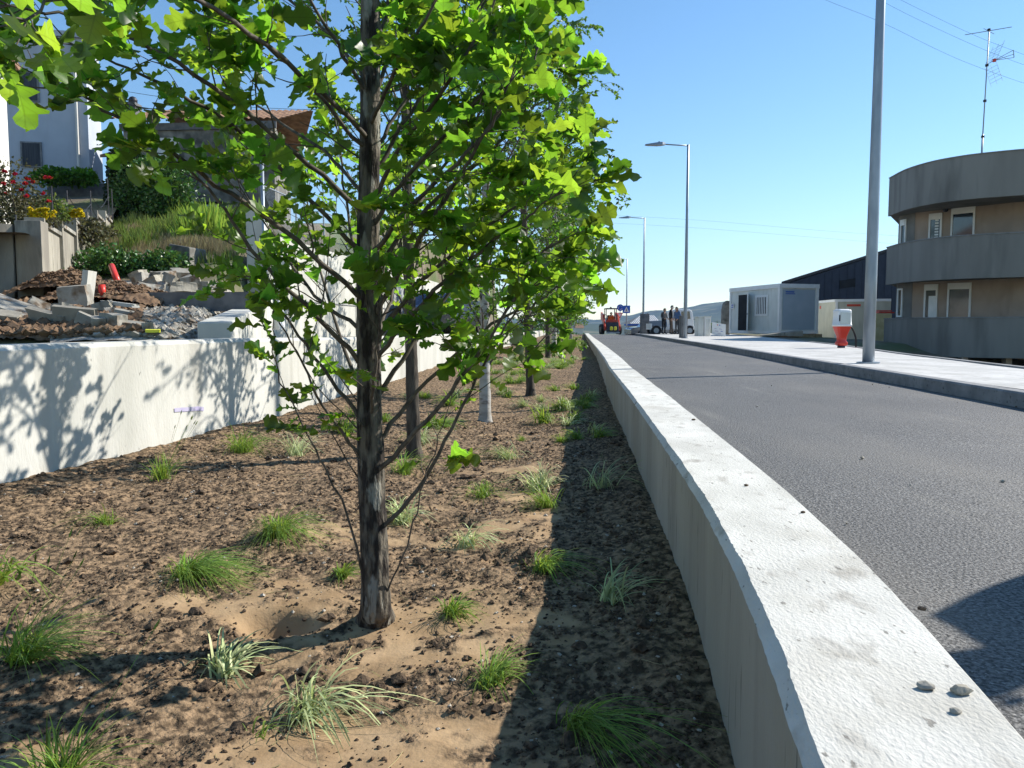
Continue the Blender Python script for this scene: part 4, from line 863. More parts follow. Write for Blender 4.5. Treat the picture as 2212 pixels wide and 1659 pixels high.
# left-hand normal of a panel going from far (large s) to near is the outside here
MB().panel(cp(s1, .05), cp(s0, .05), zb + .15, zt - .42, .03, -.0).build('door_opening', M['void'], k1, world=True)
dl = Vector(cp(s0, 0)); dd = (ul * -.72 + ur * -.42).normalized() * .95
d = MB().panel(tuple(dl), tuple(dl + dd), zb + .15, zt - .40, .05, 0).build('door', M['white_paint'], k1, world=True)
hd = dl + dd * .88; o = MB().box(hd.x - .04, hd.y - .12, zb + 1.05, hd.x + .03, hd.y - .02, zb + 1.10).build('handle', M['dark_metal'], d); o.data.transform(k1.matrix_basis.inverted())
w0, w1 = on_long(1652), on_long(1626)
w0, w1 = on_long(1655), on_long(1628); zw0 = zb + .95; zw1 = zt - .52
wv = MB(); wv.panel(cp(w1, .0), cp(w0, .0), zw0, zw1, .05, -.005); wf = wv.build('window', M['white_paint'], k1, world=True)
g_ = MB().panel(cp(w1 - .14, -.0), cp(w0 + .14, -.0), zw0 + .12, zw1 - .12, .02, -.02).build('pane', M['void'], wf); g_.data.transform(k1.matrix_basis.inverted())
br_ = MB(); L_ = w1 - w0 - .28
for k in range(6): s_ = w0 + .14 + L_ * (k + .5) / 6; br_.panel(cp(s_ + .035, 0), cp(s_ - .035, 0), zw0 + .1, zw1 - .1, .02, -.045)
br_ = br_.build('window_bars', M['white_paint'], wf); br_.data.transform(k1.matrix_basis.inverted())
sg = MB(); sg.panel(cp(.04, .4), cp(.04, .95), zt - .44, zt - .38, .01, -.02); sg.panel(cp(.04, .4), cp(.04, 1.0), zt - .53, zt - .49, .01, -.02); sg.build('faded_lettering', M['blue_sign'], k1, world=True)
sg = MB(); sg.panel(cp(s1 + .75, .0), cp(s1 + .45, .0), zt - 1.2, zt - .9, .01, -.01); sg.build('notice', M['white_paint'], k1, world=True)
sg = MB(); sg.panel(cp(s1 + .70, .0), cp(s1 + .5, .0), zt - 1.02, zt - .95, .01, -.022); sg.panel(cp(s1 + .70, .0), cp(s1 + .5, .0), zt - 1.14, zt - 1.08, .01, -.022); sg.build('notice_print', M['blue_sign'], k1, world=True)
# timber and earth under it
tb = MB(); q0 = cb + ul * .3 - ur * .9; tb.prism([tuple(cb - ur * .2 - ul * .3), tuple(cb + ur * (Lr + .1) - ul * .25), tuple(cb + ur * (Lr + .1) + ul * .1), tuple(cb - ur * .2 + ul * .1)], zb - .22, zb - .03)
tag(tb.build('timber_beam', M['wood'], None), 'dark timber beam under the near end of the site office container', 'beam')
# ramp of boards
rp = MB(); a = G(1690, 731, .12); rp.prism([(12.6, 39.2), (14.5, 38.4), (15.1, 40.2), (13.4, 41.0)], [.13, .13, .13, .13], [.16, .40, .44, .2]); tag(rp.build('loading_ramp', M['conc_old']), 'small earth and board ramp in front of the site office container', 'ramp')
# second container
c2a, c2b, c2c = (18.15, 46.0), (18.0, 43.0), (20.6, 42.0)
k2 = thing('site_container', 'beige storage container behind the red and white cabinet', 'container', (18, 43, c0 - .95))
quadbox(MB(), c2a, c2b, c2c, c0 - .95, c0 + 1.42).build('wall_panels', M['cont2'], k2, world=True)
m = MB(); e = .05
for (p, q) in ((c2a, c2b), (c2b, c2c)):
    m.panel(p, q, c0 + 1.36, c0 + 1.50, .06, -.055)
m.panel(c2b, (c2b[0] + .12, c2b[1] - .046), c0 - .95, c0 + 1.36, .06, -.055)
m.build('frame', M['white_paint'], k2, world=True)
m = MB(); m.panel((18.55, 42.79), (19.2, 42.54), c0 + 1.1, c0 + 1.22, .01, -.012); m.panel((18.13, 45.5), (18.1, 44.0), c0 + 1.02, c0 + 1.2, .01, -.012); m.build('faded_lettering', M['orange_red'], k2, world=True)
# beige boards with a red pallet beside the house
bz = MB(); bz.prism([(17.6, 37.6), (18.4, 37.4), (18.9, 38.6), (18.0, 38.8)], c0 - 1.1, c0 + .62); o = tag(bz.build('board_stack', M['beige_board']), 'beige boards stacked upright at the corner of the curved building', 'board stack')
bz = MB(); bz.box(17.85, 37.55, c0 + .64, 18.6, 38.3, c0 + .70); bz.box(17.9, 37.6, c0 + .72, 18.5, 38.2, c0 + .78); tag(bz.build('red_crate_lid', M['red']), 'red lid lying on top of the beige boards', 'lid')
# dark warehouse
wz = lambda px, py, Y: c0 + (705 - py) / FPX * Y
YW = 62; X0 = (1688 - 1106) / FPX * YW; 
wr = thing('warehouse', 'dark navy metal clad warehouse with a slanted roofline', 'building', (30, YW, -1))
Xa = (1905 - 1106) / FPX * YW; za = wz(0, 548, YW); z_0 = wz(0, 616, YW); sl_ = (za - z_0) / (Xa - X0)
prof = [(X0, -2.5), (X0, z_0), (40, z_0 + sl_ * (40 - X0)), (58, z_0), (58, -2.5)]
V = [(x, YW, z) for x, z in prof] + [(x + 10, YW + 26, z) for x, z in prof]; n = 5
obj('wall', V, [tuple(range(n)), tuple(range(n, 2 * n))[::-1]] + [(i, n + i, n + (i + 1) % n, (i + 1) % n) for i in range(n)], M['navy'], wr, world=True)
rv = [(X0 - .2, YW - .15, z_0 + .02), (40, YW - .15, z_0 + .02 + sl_ * (40 - X0)), (58, YW - .15, z_0 + .02)]
V = [r for r in rv] + [(a, b, c + .22) for a, b, c in rv] + [(a + 10.4, b + 27, c) for a, b, c in rv] + [(a + 10.4, b + 27, c + .22) for a, b, c in rv]
obj('roof_edge', V, [(0, 1, 4, 3), (1, 2, 5, 4), (3, 4, 10, 9), (4, 5, 11, 10), (0, 3, 9, 6), (2, 8, 11, 5)], M['dark_metal'], wr, world=True)
rb = MB()
for k in range(60):
    x = X0 + .3 + k * .6
    if x > 50: break
    zt_ = z_0 + sl_ * (min(x, 80 - x) - X0); rb.box(x, YW - .03, -2.4, x + .06, YW - .002, max(zt_ - .1, -2))
rb.build('cladding_ribs', M['navy'], wr, world=True)
wx0, wx1 = (1808 - 1106) / FPX * YW, (1842 - 1106) / FPX * YW
w_ = MB().prism([(wx0, YW - .06), (wx1, YW - .06), (wx1, YW - .035), (wx0, YW - .035)], [wz(0, 625, YW), wz(0, 620, YW)] * 1 + [wz(0, 620, YW), wz(0, 625, YW)], [wz(0, 607, YW), wz(0, 602, YW), wz(0, 602, YW), wz(0, 607, YW)]).build('window', M['void'], wr, world=True)
# ================================================================ red and white cabinet on a pedestal with black hose
g = G(1820, 751, .12); hx, hy = 7.7, 18.0
hr_ = thing('utility_pedestal', 'white cabinet on a red funnel shaped pedestal at the edge of the sidewalk', 'utility box', (hx, hy, .12), R(8))
def rrect(w, d, r, n=4):
    out = []
    for cx, cy, a0 in ((w - r, d - r, 0), (-(w - r), d - r, 90), (-(w - r), -(d - r), 180), (w - r, -(d - r), 270)):
        for k in range(n + 1): a = R(a0 + 90 * k / n); out.append((cx + r * math.cos(a), cy + r * math.sin(a)))
    return out
def loft(secs, name, mat, parent, smooth=True):
    V = []; n = len(rrect(1, 1, .1)); F = []
    for (z, w, d, r) in secs: V += [(x, y, z) for x, y in rrect(w, d, r)]
    for a in range(len(secs) - 1): F += [(a * n + i, a * n + (i + 1) % n, a * n + n + (i + 1) % n, a * n + n + i) for i in range(n)]
    F += [tuple(range(n))[::-1], tuple(range(len(V) - n, len(V)))]
    return obj(name, V, F, mat, parent, smooth)
loft([(-.1, .07, .07, .03), (.09, .07, .07, .03)], 'foot', M['navy'], hr_)
loft([(.05, .095, .08, .04), (.08, .125, .10, .05), (.13, .12, .10, .05), (.16, .09, .08, .04), (.26, .095, .085, .04), (.40, .145, .12, .05), (.50, .175, .14, .05), (.515, .175, .14, .05)], 'pedestal', M['red'], hr_)
loft([(.50, .182, .145, .04), (.54, .185, .15, .04), (.545, .176, .14, .04), (.80, .170, .135, .05), (.85, .172, .14, .05), (.88, .165, .13, .05), (.90, .12, .09, .05)], 'cabinet', M['white_paint'], hr_)
cbn = [c for c in hr_.children if c.name.startswith('cabinet')][0]
obj('door_panel', *(lambda m: (m.v, m.f))(MB().box(-.13, -.152, .56, .13, -.140, .83)), M['cont'], cbn).modifiers.new('b', 'BEVEL').width = .008
obj('latch', *(lambda m: (m.v, m.f))(MB().box(-.155, -.156, .62, -.14, -.13, .76)), M['dark_metal'], cbn)
hs_ = tag(MB().tube(crom([(hx + .16, hy + .05, .62), (hx + .30, hy + .15, .58), (hx + .42, hy + .2, .36), (hx + .46, hy + .25, .05)], 8), .022, 10).build('black_hose', M['black'], None, True), 'black hose bending from the red pedestal down to the ground', 'hose')
# ================================================================ distant street furniture
def at(px, Y): return (px - 1106) / FPX * Y
# grey pillar behind the third lamp
Y = 52.5; tag(MB().box(at(1384, Y), Y, -.1, at(1402, Y), Y + .5, c0 + (705 - 678) / FPX * Y).build('concrete_pillar', M['conc_dark'], bevel=.02), 'grey concrete pillar right of the third street lamp', 'pillar')
Y = 33.6; m = MB().box(at(1470, Y), Y, .1, at(1484.5, Y), Y + .4, c0 + (705 - 682) / FPX * Y).build('metal_cabinet', M['conc_dark'], bevel=.02); tag(m, 'small grey street cabinet behind the second street lamp', 'utility box')
# white cabinets pair
for (x0, x1, y0, lb, mt) in [(1503, 1516, 686, 'grey white utility cabinet, left one of the pair near the tilted board', 'cont'), (1517, 1531, 685, 'utility cabinet with a shaded green side, right one of the pair', 'white_paint')]:
    Y = 40; r = thing('utility_cabinet', lb, 'utility box', (at((x0 + x1) / 2, Y), Y, 0), R(12), 'pale utility cabinets'); w = (x1 - x0) / FPX * Y / 2; h = c0 + (705 - y0) / FPX * Y
    MB().box(-w, -.2, .02, w, .25, h).build('body', M[mt], r, bevel=.02); MB().box(-w - .03, -.23, h, w + .03, .28, h + .05).build('lid', M['cont'], r); MB().box(-w + .05, -.215, .1, -.01, -.2, h - .1).build('door', M['cont'], r)
    MB().box(.01, -.215, .1, w - .05, -.2, h - .1).build('door', M['cont'], r)
# tilted info board
Y = 39; r = thing('info_board', 'tilted white site notice board leaning beside the container', 'sign board', (at(1552, Y), Y, .12), R(-8))
V = lambda *a: a
bd = MB().prism([(-.36, -.02), (.33, -.02), (.33, .02), (-.36, .02)], [.12, -.02, -.02, .12], [.72, .60, .60, .72]).build('board', M['white_paint'], r)
for k, (x, z, w, h, mt) in enumerate([(-.1, .55, .05, .05, 'red'), (0, .54, .05, .05, 'blue_sign'), (-.22, .38, .1, .03, 'purple'), (0, .36, .14, .03, 'purple'), (-.2, .26, .16, .03, 'purple'), (.08, .24, .1, .03, 'blue_sign'), (-.1, .15, .2, .02, 'purple')]):
    obj('print', [(x, -.023, z), (x + w, -.023, z - w * .17), (x + w, -.023, z + h - w * .17), (x, -.023, z + h)], [(0, 1, 2, 3)], M[mt], bd)
MB().tube([(.15, .03, 0), (.15, .3, .55)], .02, 6).build('prop', M['wood'], r)
# big rounded slab / pipe against container's far end
Y = 46.8; r_ = MB(); pts = []
x0, x1 = at(1559, Y), at(1575, Y); h = c0 + (705 - 650) / FPX * Y
out = [(x0, 0), (x0, h * .75), (x0 + .08, h * .93), (x0 + .25, h), (x1, h * .99), (x1, 0)]
V = [(x, Y, z) for x, z in out] + [(x, Y + .3, z) for x, z in out]
tag(obj('concrete_slab', V, [tuple(range(6)), tuple(range(6, 12))[::-1]] + [(i, 6 + i, 6 + (i + 1) % 6, (i + 1) % 6) for i in range(6)], M['stone']), 'big grey slab with a rounded corner standing behind the site office', 'slab')
# distant low house with striped roof
Y = 78; r = thing('distant_house', 'low cream house with a striped pale roof and blue gutter beyond the crest', 'house', (at(1390, Y), Y, -2.4))
z = lambda py: c0 + (705 - py) / FPX * Y
MB().box(at(1354, Y), Y, -3, at(1384, Y), Y + 5, z(703)).build('wall', M['cream'], r, world=True)
MB().box(at(1402, Y), Y + 1, -3, at(1426, Y), Y + 6, z(700)).build('wall', M['conc_dark'], r, world=True)
MB().box(at(1347, Y), Y - .4, z(703.5), at(1427, Y), Y - .2, z(700)).build('gutter', M['blue_sign'], r, world=True)
rf = obj('roof', [(at(1358, Y), Y - .3, z(700)), (at(1427, Y), Y - .3, z(700)), (at(1427, Y), Y + 4, z(681)), (at(1396, Y), Y + 4, z(682)), (at(1360, Y), Y + 6, z(698))], [(0, 1, 2, 3), (0, 3, 4)], M['conc_dark'], r, world=True)
st = MB()
for k in range(16):
    x0 = at(1362 + 4.2 * k, Y); t1 = min(1, max(.12, (1362 + 4.2 * k - 1358) / 38)) ; 
    a = (x0, Y - .33, z(700) + .05); b = (x0 + .02, Y - .3 + 4.3 * t1, z(700) + (z(681) - z(700)) * t1 + .05); w = .085
    st.add([(a[0] - w / 2, a[1], a[2]), (a[0] + w / 2, a[1], a[2]), (b[0] + w / 2, b[1], b[2]), (b[0] - w / 2, b[1], b[2])], [(0, 1, 2, 3)])
s_ = st.build('roof_ribs', M['white_paint'], rf); s_.data.transform(r.matrix_basis.inverted())
MB().box(at(1363, Y), Y - .03, z(715), at(1370, Y), Y - .005, z(705.5)).build('window', M['white_paint'], r, world=True)
MB().lathe([(.12, 0), (.1, .3), (0, .36)], (at(1411, Y), Y + 3.5, z(683)), 8).build('roof_vent', M['dark_metal'], r, world=True)
# two more far roofs in the valley
for (px, w, Y, lb, zz) in [(1252, 16, 260, 'tiny far house with a red tiled roof in the valley', 702), (1222, 10, 300, 'tiny far white house left of the red roofed one', 702)]:
    r = thing('valley_house', lb, 'house', (at(px, Y), Y, -7)); w = w / FPX * Y; z1 = c0 + (705 - zz) / FPX * Y - 1
    MB().box(-w / 2, 0, 0, w / 2, 6, z1 + 7).build('wall', M['cream'], r)
    obj('roof', [(-w / 2 - .3, -.4, z1 + 7), (w / 2 + .3, -.4, z1 + 7), (w / 2 + .3, 6.4, z1 + 7), (-w / 2 - .3, 6.4, z1 + 7), (-w / 2, 3, z1 + 8.5), (w / 2, 3, z1 + 8.5)], [(0, 1, 5, 4), (2, 3, 4, 5), (0, 4, 3), (1, 2, 5)], M['tile'], r)
# road signs
Y = 61.5; zz = lambda py: c0 + (705 - py) / FPX * Y
r = thing('crossing_sign', 'square blue pedestrian crossing sign with a white triangle', 'road sign', (at(1352, Y), Y, -.1)); S = .30
MB().tube([(0.02, 0.04, -.3), (.02, .04, zz(661) + .1)], .03, 8).build('post', M['galv'], r)
cz = zz(668.5) + .1; pl = MB().box(-S, -.01, cz - S, S, .01, cz + S).build('plate', M['blue_sign'], r)
obj('white_triangle', [(-.21, -.014, cz - .2), (.21, -.014, cz - .2), (0, -.014, cz + .21)], [(0, 1, 2)], M['white_paint'], pl)
m = MB(); m.tube([(.0, -.02, cz + .06), (.0, -.02, cz - .04)], .022, 6); m.tube([(0, -.02, cz - .04), (-.05, -.02, cz - .16)], .015, 6); m.tube([(0, -.02, cz - .04), (.05, -.02, cz - .16)], .015, 6); m.build('walking_figure', M['black'], pl)
r = thing('round_sign', 'round blue mandatory sign left of the crossing sign', 'road sign', (at(1341, Y), Y + .6, -.1))
MB().tube([(0, .04, -.3), (0, .04, zz(660))], .03, 8).build('post', M['galv'], r)
cz = zz(664.5) + .1; th = np.linspace(0, 2 * np.pi, 28, endpoint=False)
V = [(.27 * math.cos(a), -.01, cz + .27 * math.sin(a)) for a in th] + [(.27 * math.cos(a), .01, cz + .27 * math.sin(a)) for a in th]
pl = obj('plate', V, [tuple(range(28)), tuple(range(28, 56))[::-1]] + [(i, 28 + i, 28 + (i + 1) % 28, (i + 1) % 28) for i in range(28)], M['blue_sign'], r)
m = MB()
for k in range(3):
    a0 = k * 2.094 + .3; m.tube([(.15 * math.cos(a0 + t), -.016, cz + .15 * math.sin(a0 + t)) for t in np.linspace(0, 1.5, 6)], .02, 5)
m.build('white_arrows', M['white_paint'], pl)
r = thing('give_way_sign', 'white triangle sign with red border pointing down, behind the loader', 'road sign', (at(1339, Y), Y + .3, -.1))
cz = zz(681) + .1; pl = obj('plate', [(-.27, 0, cz + .2), (.27, 0, cz + .2), (0, 0, cz - .26), (-.27, .02, cz + .2), (.27, .02, cz + .2), (0, .02, cz - .26)], [(0, 2, 1), (3, 4, 5), (0, 1, 4, 3), (1, 2, 5, 4), (2, 0, 3, 5)], M['red'], r)
obj('white_field', [(-.17, -.004, cz + .14), (.17, -.004, cz + .14), (0, -.004, cz - .14)], [(0, 2, 1)], M['white_paint'], pl)
MB().tube([(0.0, .05, -.3), (0, .05, cz + .1)], .03, 8).build('post', M['galv'], r)
# ================================================================ skid steer loader
Y = 59.8; sc_ = Y / FPX; r = thing('skid_loader', 'small red skid steer loader coming over the crest of the road', 'loader', (at(1319.5, Y), Y, .0))
def wheel(x, y, rad=.4, w=.26):
    V, F = tube_arr([(x - w / 2, y, rad), (x - w / 2 + .03, y, rad), (x + w / 2 - .03, y, rad), (x + w / 2, y, rad)], [rad * .86, rad, rad, rad * .86], 20)
    o = obj('wheel', V, F, M['black'], r, True); b = MB().tube([(x - w / 2 - .01, y, rad), (x + w / 2 + .01, y, rad)], rad * .8, 20); b.build('tyre_wall', M['black'], o); MB().tube([(x - w / 2 - .02, y, rad), (x + w / 2 + .02, y, rad)], rad * .45, 14).build('rim', M['conc_old'], o)
for x in (-.66, .66):
    for y in (0, 1.05): wheel(x, y)
MB().prism([(-.5, -.1), (.5, -.1), (.5, 1.7), (-.5, 1.7)], .28, .95).build('body', M['dark_metal'], r, bevel=.04)
cabm = MB()
for x in (-.42, .36):
    cabm.box(x, -.05, .9, x + .06, .02, 1.95); cabm.box(x, .95, .9, x + .06, 1.02, 1.95); cabm.box(x, .02, 1.5, x + .06, .95, 1.55)
cabm.box(-.44, -.08, 1.95, .44, 1.05, 2.03); cabm.box(-.42, -.06, .88, .42, 0, .96); cabm.build('cab_frame', M['dark_metal'], r, bevel=.01)
MB().lathe([(.07, 0), (.07, .07), (.03, .1), (0, .1)], (0, .3, 2.03), 10).build('beacon', M['dark_metal'], r)
for x in (-.62, .5):
    a = MB(); a.prism([(x, .3), (x + .12, .3), (x + .12, 1.75), (x, 1.75)], [.9, .9, 1.2, 1.2], [1.55, 1.55, 1.75, 1.75]); a.prism([(x, -.75), (x + .12, -.75), (x + .12, .3), (x, .3)], [.3, .3, .95, .95], [.62, .62, 1.5, 1.5]); a.build('lift_arm', M['orange_red'], r, bevel=.02)
MB().prism([(-.42, -.35), (.42, -.35), (.42, -.2), (-.42, -.2)], .92, 1.12).build('front_guard', M['orange_red'], r, bevel=.02)
bk = MB(); bk.prism([(-.46, -1.15), (.46, -1.15), (.46, -.75), (-.46, -.75)], [.12, .12, .12, .12], [.28, .28, .95, .95]); bk.build('bucket', M['dark_metal'], r, bevel=.02)
MB().box(-.5, -1.2, .08, .5, -1.13, .2).build('bucket_edge', M['galv'], r)
for x in (-.24, .06): MB().box(x, -1.26, .32, x + .2, -1.17, .6).build('yellow_bag', M['yellow'], r, bevel=.05)
MB().box(-.25, .5, .95, .25, .62, 1.5).build('seat', M['black'], r, bevel=.03)
# ================================================================ white truck
Y = 50.0; r = thing('flatbed_truck', 'white flatbed truck parked behind the group of men, dark cab window', 'truck', (at(1468, Y), Y, -.05))
s_ = Y / FPX; X = lambda px: (px - 1468) * s_; Z = lambda py: c0 + .05 + (705 - py) * s_
cab_out = [(1451, 711), (1451, 672), (1456, 668.5), (1489, 668.5), (1494, 673), (1497, 690), (1498, 711)]
V = [(X(a), 0, Z(b)) for a, b in cab_out] + [(X(a), 1.7, Z(b)) for a, b in cab_out]; n = len(cab_out)
cb_ = obj('cab', V, [tuple(range(n))[::-1], tuple(range(n, 2 * n))] + [(i, (i + 1) % n, n + (i + 1) % n, n + i) for i in range(n)], M['white_paint'], r); mm = cb_.modifiers.new('bevel', 'BEVEL'); mm.width = .06; mm.segments = 2
obj('side_window', [(X(1470), -.012, Z(689)), (X(1490), -.012, Z(689)), (X(1488), -.012, Z(673)), (X(1470), -.012, Z(673))], [(0, 1, 2, 3)], M['glass'], r)
obj('rear_window', [(X(1453), -.012, Z(689)), (X(1466), -.012, Z(689)), (X(1466), -.012, Z(674)), (X(1454), -.012, Z(674))], [(0, 1, 2, 3)], M['glass'], r)
MB().box(X(1405), .05, Z(712), X(1450), 1.75, Z(707)).build('flatbed', M['white_paint'], r); MB().box(X(1405), .05, Z(706.9), X(1408), 1.75, Z(699)).build('tail_board', M['white_paint'], r)
MB().box(X(1496), -.05, Z(712), X(1506), 1.65, Z(704)).build('bumper', M['white_paint'], r, bevel=.03)
MB().tube([(X(1496), -.1, Z(690)), (X(1500), -.28, Z(690))], .02, 6).box(X(1498), -.32, Z(696), X(1501.5), -.26, Z(686)).build('wing_mirror', M['black'], r)
for px in (1417, 1489):
    for yy in (.1, 1.6): o = MB().tube([(X(px), yy - .12, Z(714)), (X(px), yy + .1, Z(714))], .33, 18).build('wheel', M['black'], r); MB().tube([(X(px), yy - .135, Z(714)), (X(px), yy - .10, Z(714))], .17, 14).build('rim', M['galv'], o)
# dark parked car left of the men, half hidden
def car(name, label, x, y, z, rz, paint, L=4.1, W=1.7, H=1.45):
    r = thing(name, label, 'car', (x, y, z), rz); so_ = [(-.5, .22), (-.5, .52), (-.44, .62), (-.28, .66), (-.17, .97), (.12, 1.0), (.34, .72), (.49, .66), (.5, .4), (.5, .2)]
    V = []; n = len(so_)
    for s in (-1, 1):
        for a, h in so_: V.append((a * L, s * W / 2 * (.86 if h > .8 else 1), h * H))
    b = obj('body', V, [tuple(range(n)), tuple(range(n, 2 * n))[::-1]] + [(i, n + i, n + (i + 1) % n, (i + 1) % n) for i in range(n)], paint, r, False)
    m = b.modifiers.new('bevel', 'BEVEL'); m.width = .05; m.segments = 3
    for s in (-1, 1):
        q = W / 2 * .935 * s + s * .012; obj('side_window', [(-.26 * L, q, .69 * H), (.29 * L, q, .72 * H), (.11 * L, W / 2 * .87 * s + s * .012, .93 * H), (-.16 * L, W / 2 * .87 * s + s * .012, .92 * H)], [(0, 1, 2, 3)], M['glass'], r)
    obj('windscreen', [(.345 * L, -W * .43, .74 * H), (.345 * L, W * .43, .74 * H), (.13 * L, W * .40, .99 * H), (.13 * L, -W * .40, .99 * H)], [(0, 1, 2, 3)], M['glass'], r)
    for a in (-.31, .32):
        for s in (-1, 1): w = MB().tube([(a * L, s * (W / 2 - .2), .3), (a * L, s * (W / 2 + .01), .3)], .31, 20).build('wheel', M['black'], r); MB().tube([(a * L, s * (W / 2), .3), (a * L, s * (W / 2 + .025), .3)], .19, 14).build('rim', M['galv'], w)
    for s in (-1, 1): MB().box(.485 * L, s * W * .36 - .15, .45 * H, .503 * L, s * W * .36 + .15, .55 * H).build('headlight', M['cont'], r)
    return r
M['car_blue'] = pm('dark_blue_paint', (.02, .03, .07), None, rough=.2, coat=1, spec=.6); M['car_grey'] = pm('grey_paint', (.12, .13, .14), None, rough=.25, coat=1, spec=.6)
car('parked_car', 'dark grey car parked beyond the crest, left of the men', at(1414, 56), 56, -.25, R(8), M['car_grey'], H=1.3)
# ================================================================ people
def person(name, label, pos, rz, pose, top, bottom, hair_m, H=1.74, parent=None, build=1.0, shoes='black_cloth', vest=None):
    """pose: dict of joint positions in metres for a 1.74 m figure; one skinned surface, clothing follows as material zones"""
    J = dict(pelvis=(0, 0, .93), waist=(0, 0, 1.08), chest=(0, 0, 1.30), neck=(0, 0, 1.47), head0=(0, -.01, 1.55), head1=(0, -.015, 1.64), head2=(0, -.01, 1.72))
    for s, S in ((-1, 'l'), (1, 'r')):
        J.update({'sh' + S: (s * .185, 0, 1.41), 'el' + S: (s * .235, .02, 1.13), 'wr' + S: (s * .24, -.05, .89), 'hp' + S: (s * .095, 0, .90), 'kn' + S: (s * .11, -.01, .49), 'an' + S: (s * .12, .02, .09), 'to' + S: (s * .14, -.16, .035), 'he' + S: (s * .12, .05, .04)})
    J.update(pose); names = list(J); Rr = dict(pelvis=.135, waist=.125, chest=.15, neck=.055, head0=.075, head1=.098, head2=.07)
    for S in 'lr': Rr.update({'sh' + S: .068, 'el' + S: .045, 'wr' + S: .030, 'hp' + S: .095, 'kn' + S: .062, 'an' + S: .042, 'to' + S: .035, 'he' + S: .035})
    E = [('pelvis', 'waist'), ('waist', 'chest'), ('chest', 'neck'), ('neck', 'head0'), ('head0', 'head1'), ('head1', 'head2')]
    for S in 'lr': E += [('chest', 'sh' + S), ('sh' + S, 'el' + S), ('el' + S, 'wr' + S), ('pelvis', 'hp' + S), ('hp' + S, 'kn' + S), ('kn' + S, 'an' + S), ('an' + S, 'to' + S), ('an' + S, 'he' + S)]
    P_ = {k: Vector(v) for k, v in J.items()}
    for s, S in ((-1, 'l'), (1, 'r')):
        w = P_['wr' + S]; d = (w - P_['el' + S]).normalized(); side = Vector((0, -1, 0)) - d * d.dot(Vector((0, -1, 0))); side = side.normalized() if side.length > .05 else Vector((1, 0, 0)); nn = d.cross(side) * s
        P_['pm' + S] = w + d * .07; Rr['pm' + S] = .034; E.append(('wr' + S, 'pm' + S))
        for k in range(4):
            o = (k - 1.5) * .019; l = (.062, .074, .070, .055)[k]; k1, k2, k3 = 'f%s%da' % (S, k), 'f%s%db' % (S, k), 'f%s%dc' % (S, k)
            P_[k1] = w + d * .095 + side * -o; P_[k2] = P_[k1] + d * l * .55 - nn * .008; P_[k3] = P_[k2] + d * l * .42 - nn * .022; Rr[k1] = .0095; Rr[k2] = .0088; Rr[k3] = .0075; E += [('pm' + S, k1), (k1, k2), (k2, k3)]
        P_['t1' + S] = w + d * .045 + side * .042; P_['t2' + S] = w + d * .085 + side * .058 - nn * .01; Rr['t1' + S] = .0105; Rr['t2' + S] = .0085; E += [('pm' + S, 't1' + S), ('t1' + S, 't2' + S)]
    names = list(P_); idx = {n_: i for i, n_ in enumerate(names)}; k = H / 1.74
    me = bpy.data.meshes.new('skel'); me.from_pydata([P_[n_] * k for n_ in names], [(idx[a], idx[b]) for a, b in E], []); o = bpy.data.objects.new('skel', me); scene.collection.objects.link(o)
    sk = o.modifiers.new('skin', 'SKIN'); sk.use_smooth_shade = True
    for n_, i in idx.items():
        v = me.skin_vertices[0].data[i]; rr = Rr[n_] * k * (build if n_ in ('pelvis', 'waist', 'chest') else 1); v.radius = (rr * (1.25 if n_ in ('pelvis', 'waist', 'chest') else 1), rr * (.85 if n_ in ('pelvis', 'waist', 'chest') else 1)); v.use_root = n_ == 'pelvis'
    ss = o.modifiers.new('sub', 'SUBSURF'); ss.levels = ss.render_levels = 2
    dg = bpy.context.evaluated_depsgraph_get(); em = bpy.data.meshes.new_from_object(o.evaluated_get(dg)); bpy.data.objects.remove(o)
    root = thing(name, label, 'person', pos, rz)
    if parent: pass
    em.name = 'body'; b = bpy.data.objects.new('body', em); link(b, root); em.materials.clear()
    for m in (M['skin'], M[top], M[bottom], M[shoes], M[vest] if vest else M[top]): em.materials.append(m)
    pel = P_['pelvis'] * k; wl = P_['waist'].z * k; legs = [P_[n_ + S] * k for S in 'lr' for n_ in ('hp', 'kn', 'an')]
    def dist(p, a, b_): t = max(0, min(1, (p - a).dot(b_ - a) / ((b_ - a).length_squared + 1e-9))); return (p - a - (b_ - a) * t).length
    segs = {2: [('hpl', 'knl'), ('knl', 'anl'), ('hpr', 'knr'), ('knr', 'anr'), ('pelvis', 'hpl'), ('pelvis', 'hpr')], 1: [('waist', 'chest'), ('chest', 'shl'), ('chest', 'shr'), ('shl', 'ell'), ('shr', 'elr'), ('ell', 'wrl'), ('elr', 'wrr')], 0: [('neck', 'head0'), ('head0', 'head2'), ('wrl', 'pml'), ('wrr', 'pmr'), ('pml', 'fl1c'), ('pmr', 'fr1c')], 3: [('anl', 'tol'), ('anr', 'tor'), ('anl', 'hel'), ('anr', 'her')]}
    for p in em.polygons:
        c = p.center; best = min(((dist(c, P_[a] * k, P_[b_] * k), m) for m, L_ in segs.items() for a, b_ in L_)); p.material_index = best[1]; p.use_smooth = True
    # face, ears, hair as children of the body
    hd = P_['head1'] * k; hz = hd.z; f = MB()
    hm = bmesh.new(); bmesh.ops.create_uvsphere(hm, u_segments=18, v_segments=12, radius=.108 * k)
    for v in list(hm.verts):
        v.co.z *= 1.12; v.co.y *= 1.05
    bmesh.ops.delete(hm, geom=[v for v in hm.verts if v.co.z < -.01 and v.co.y < .03 or v.co.z < -.06 or (v.co.y < -.05 and v.co.z < .045)], context='VERTS')
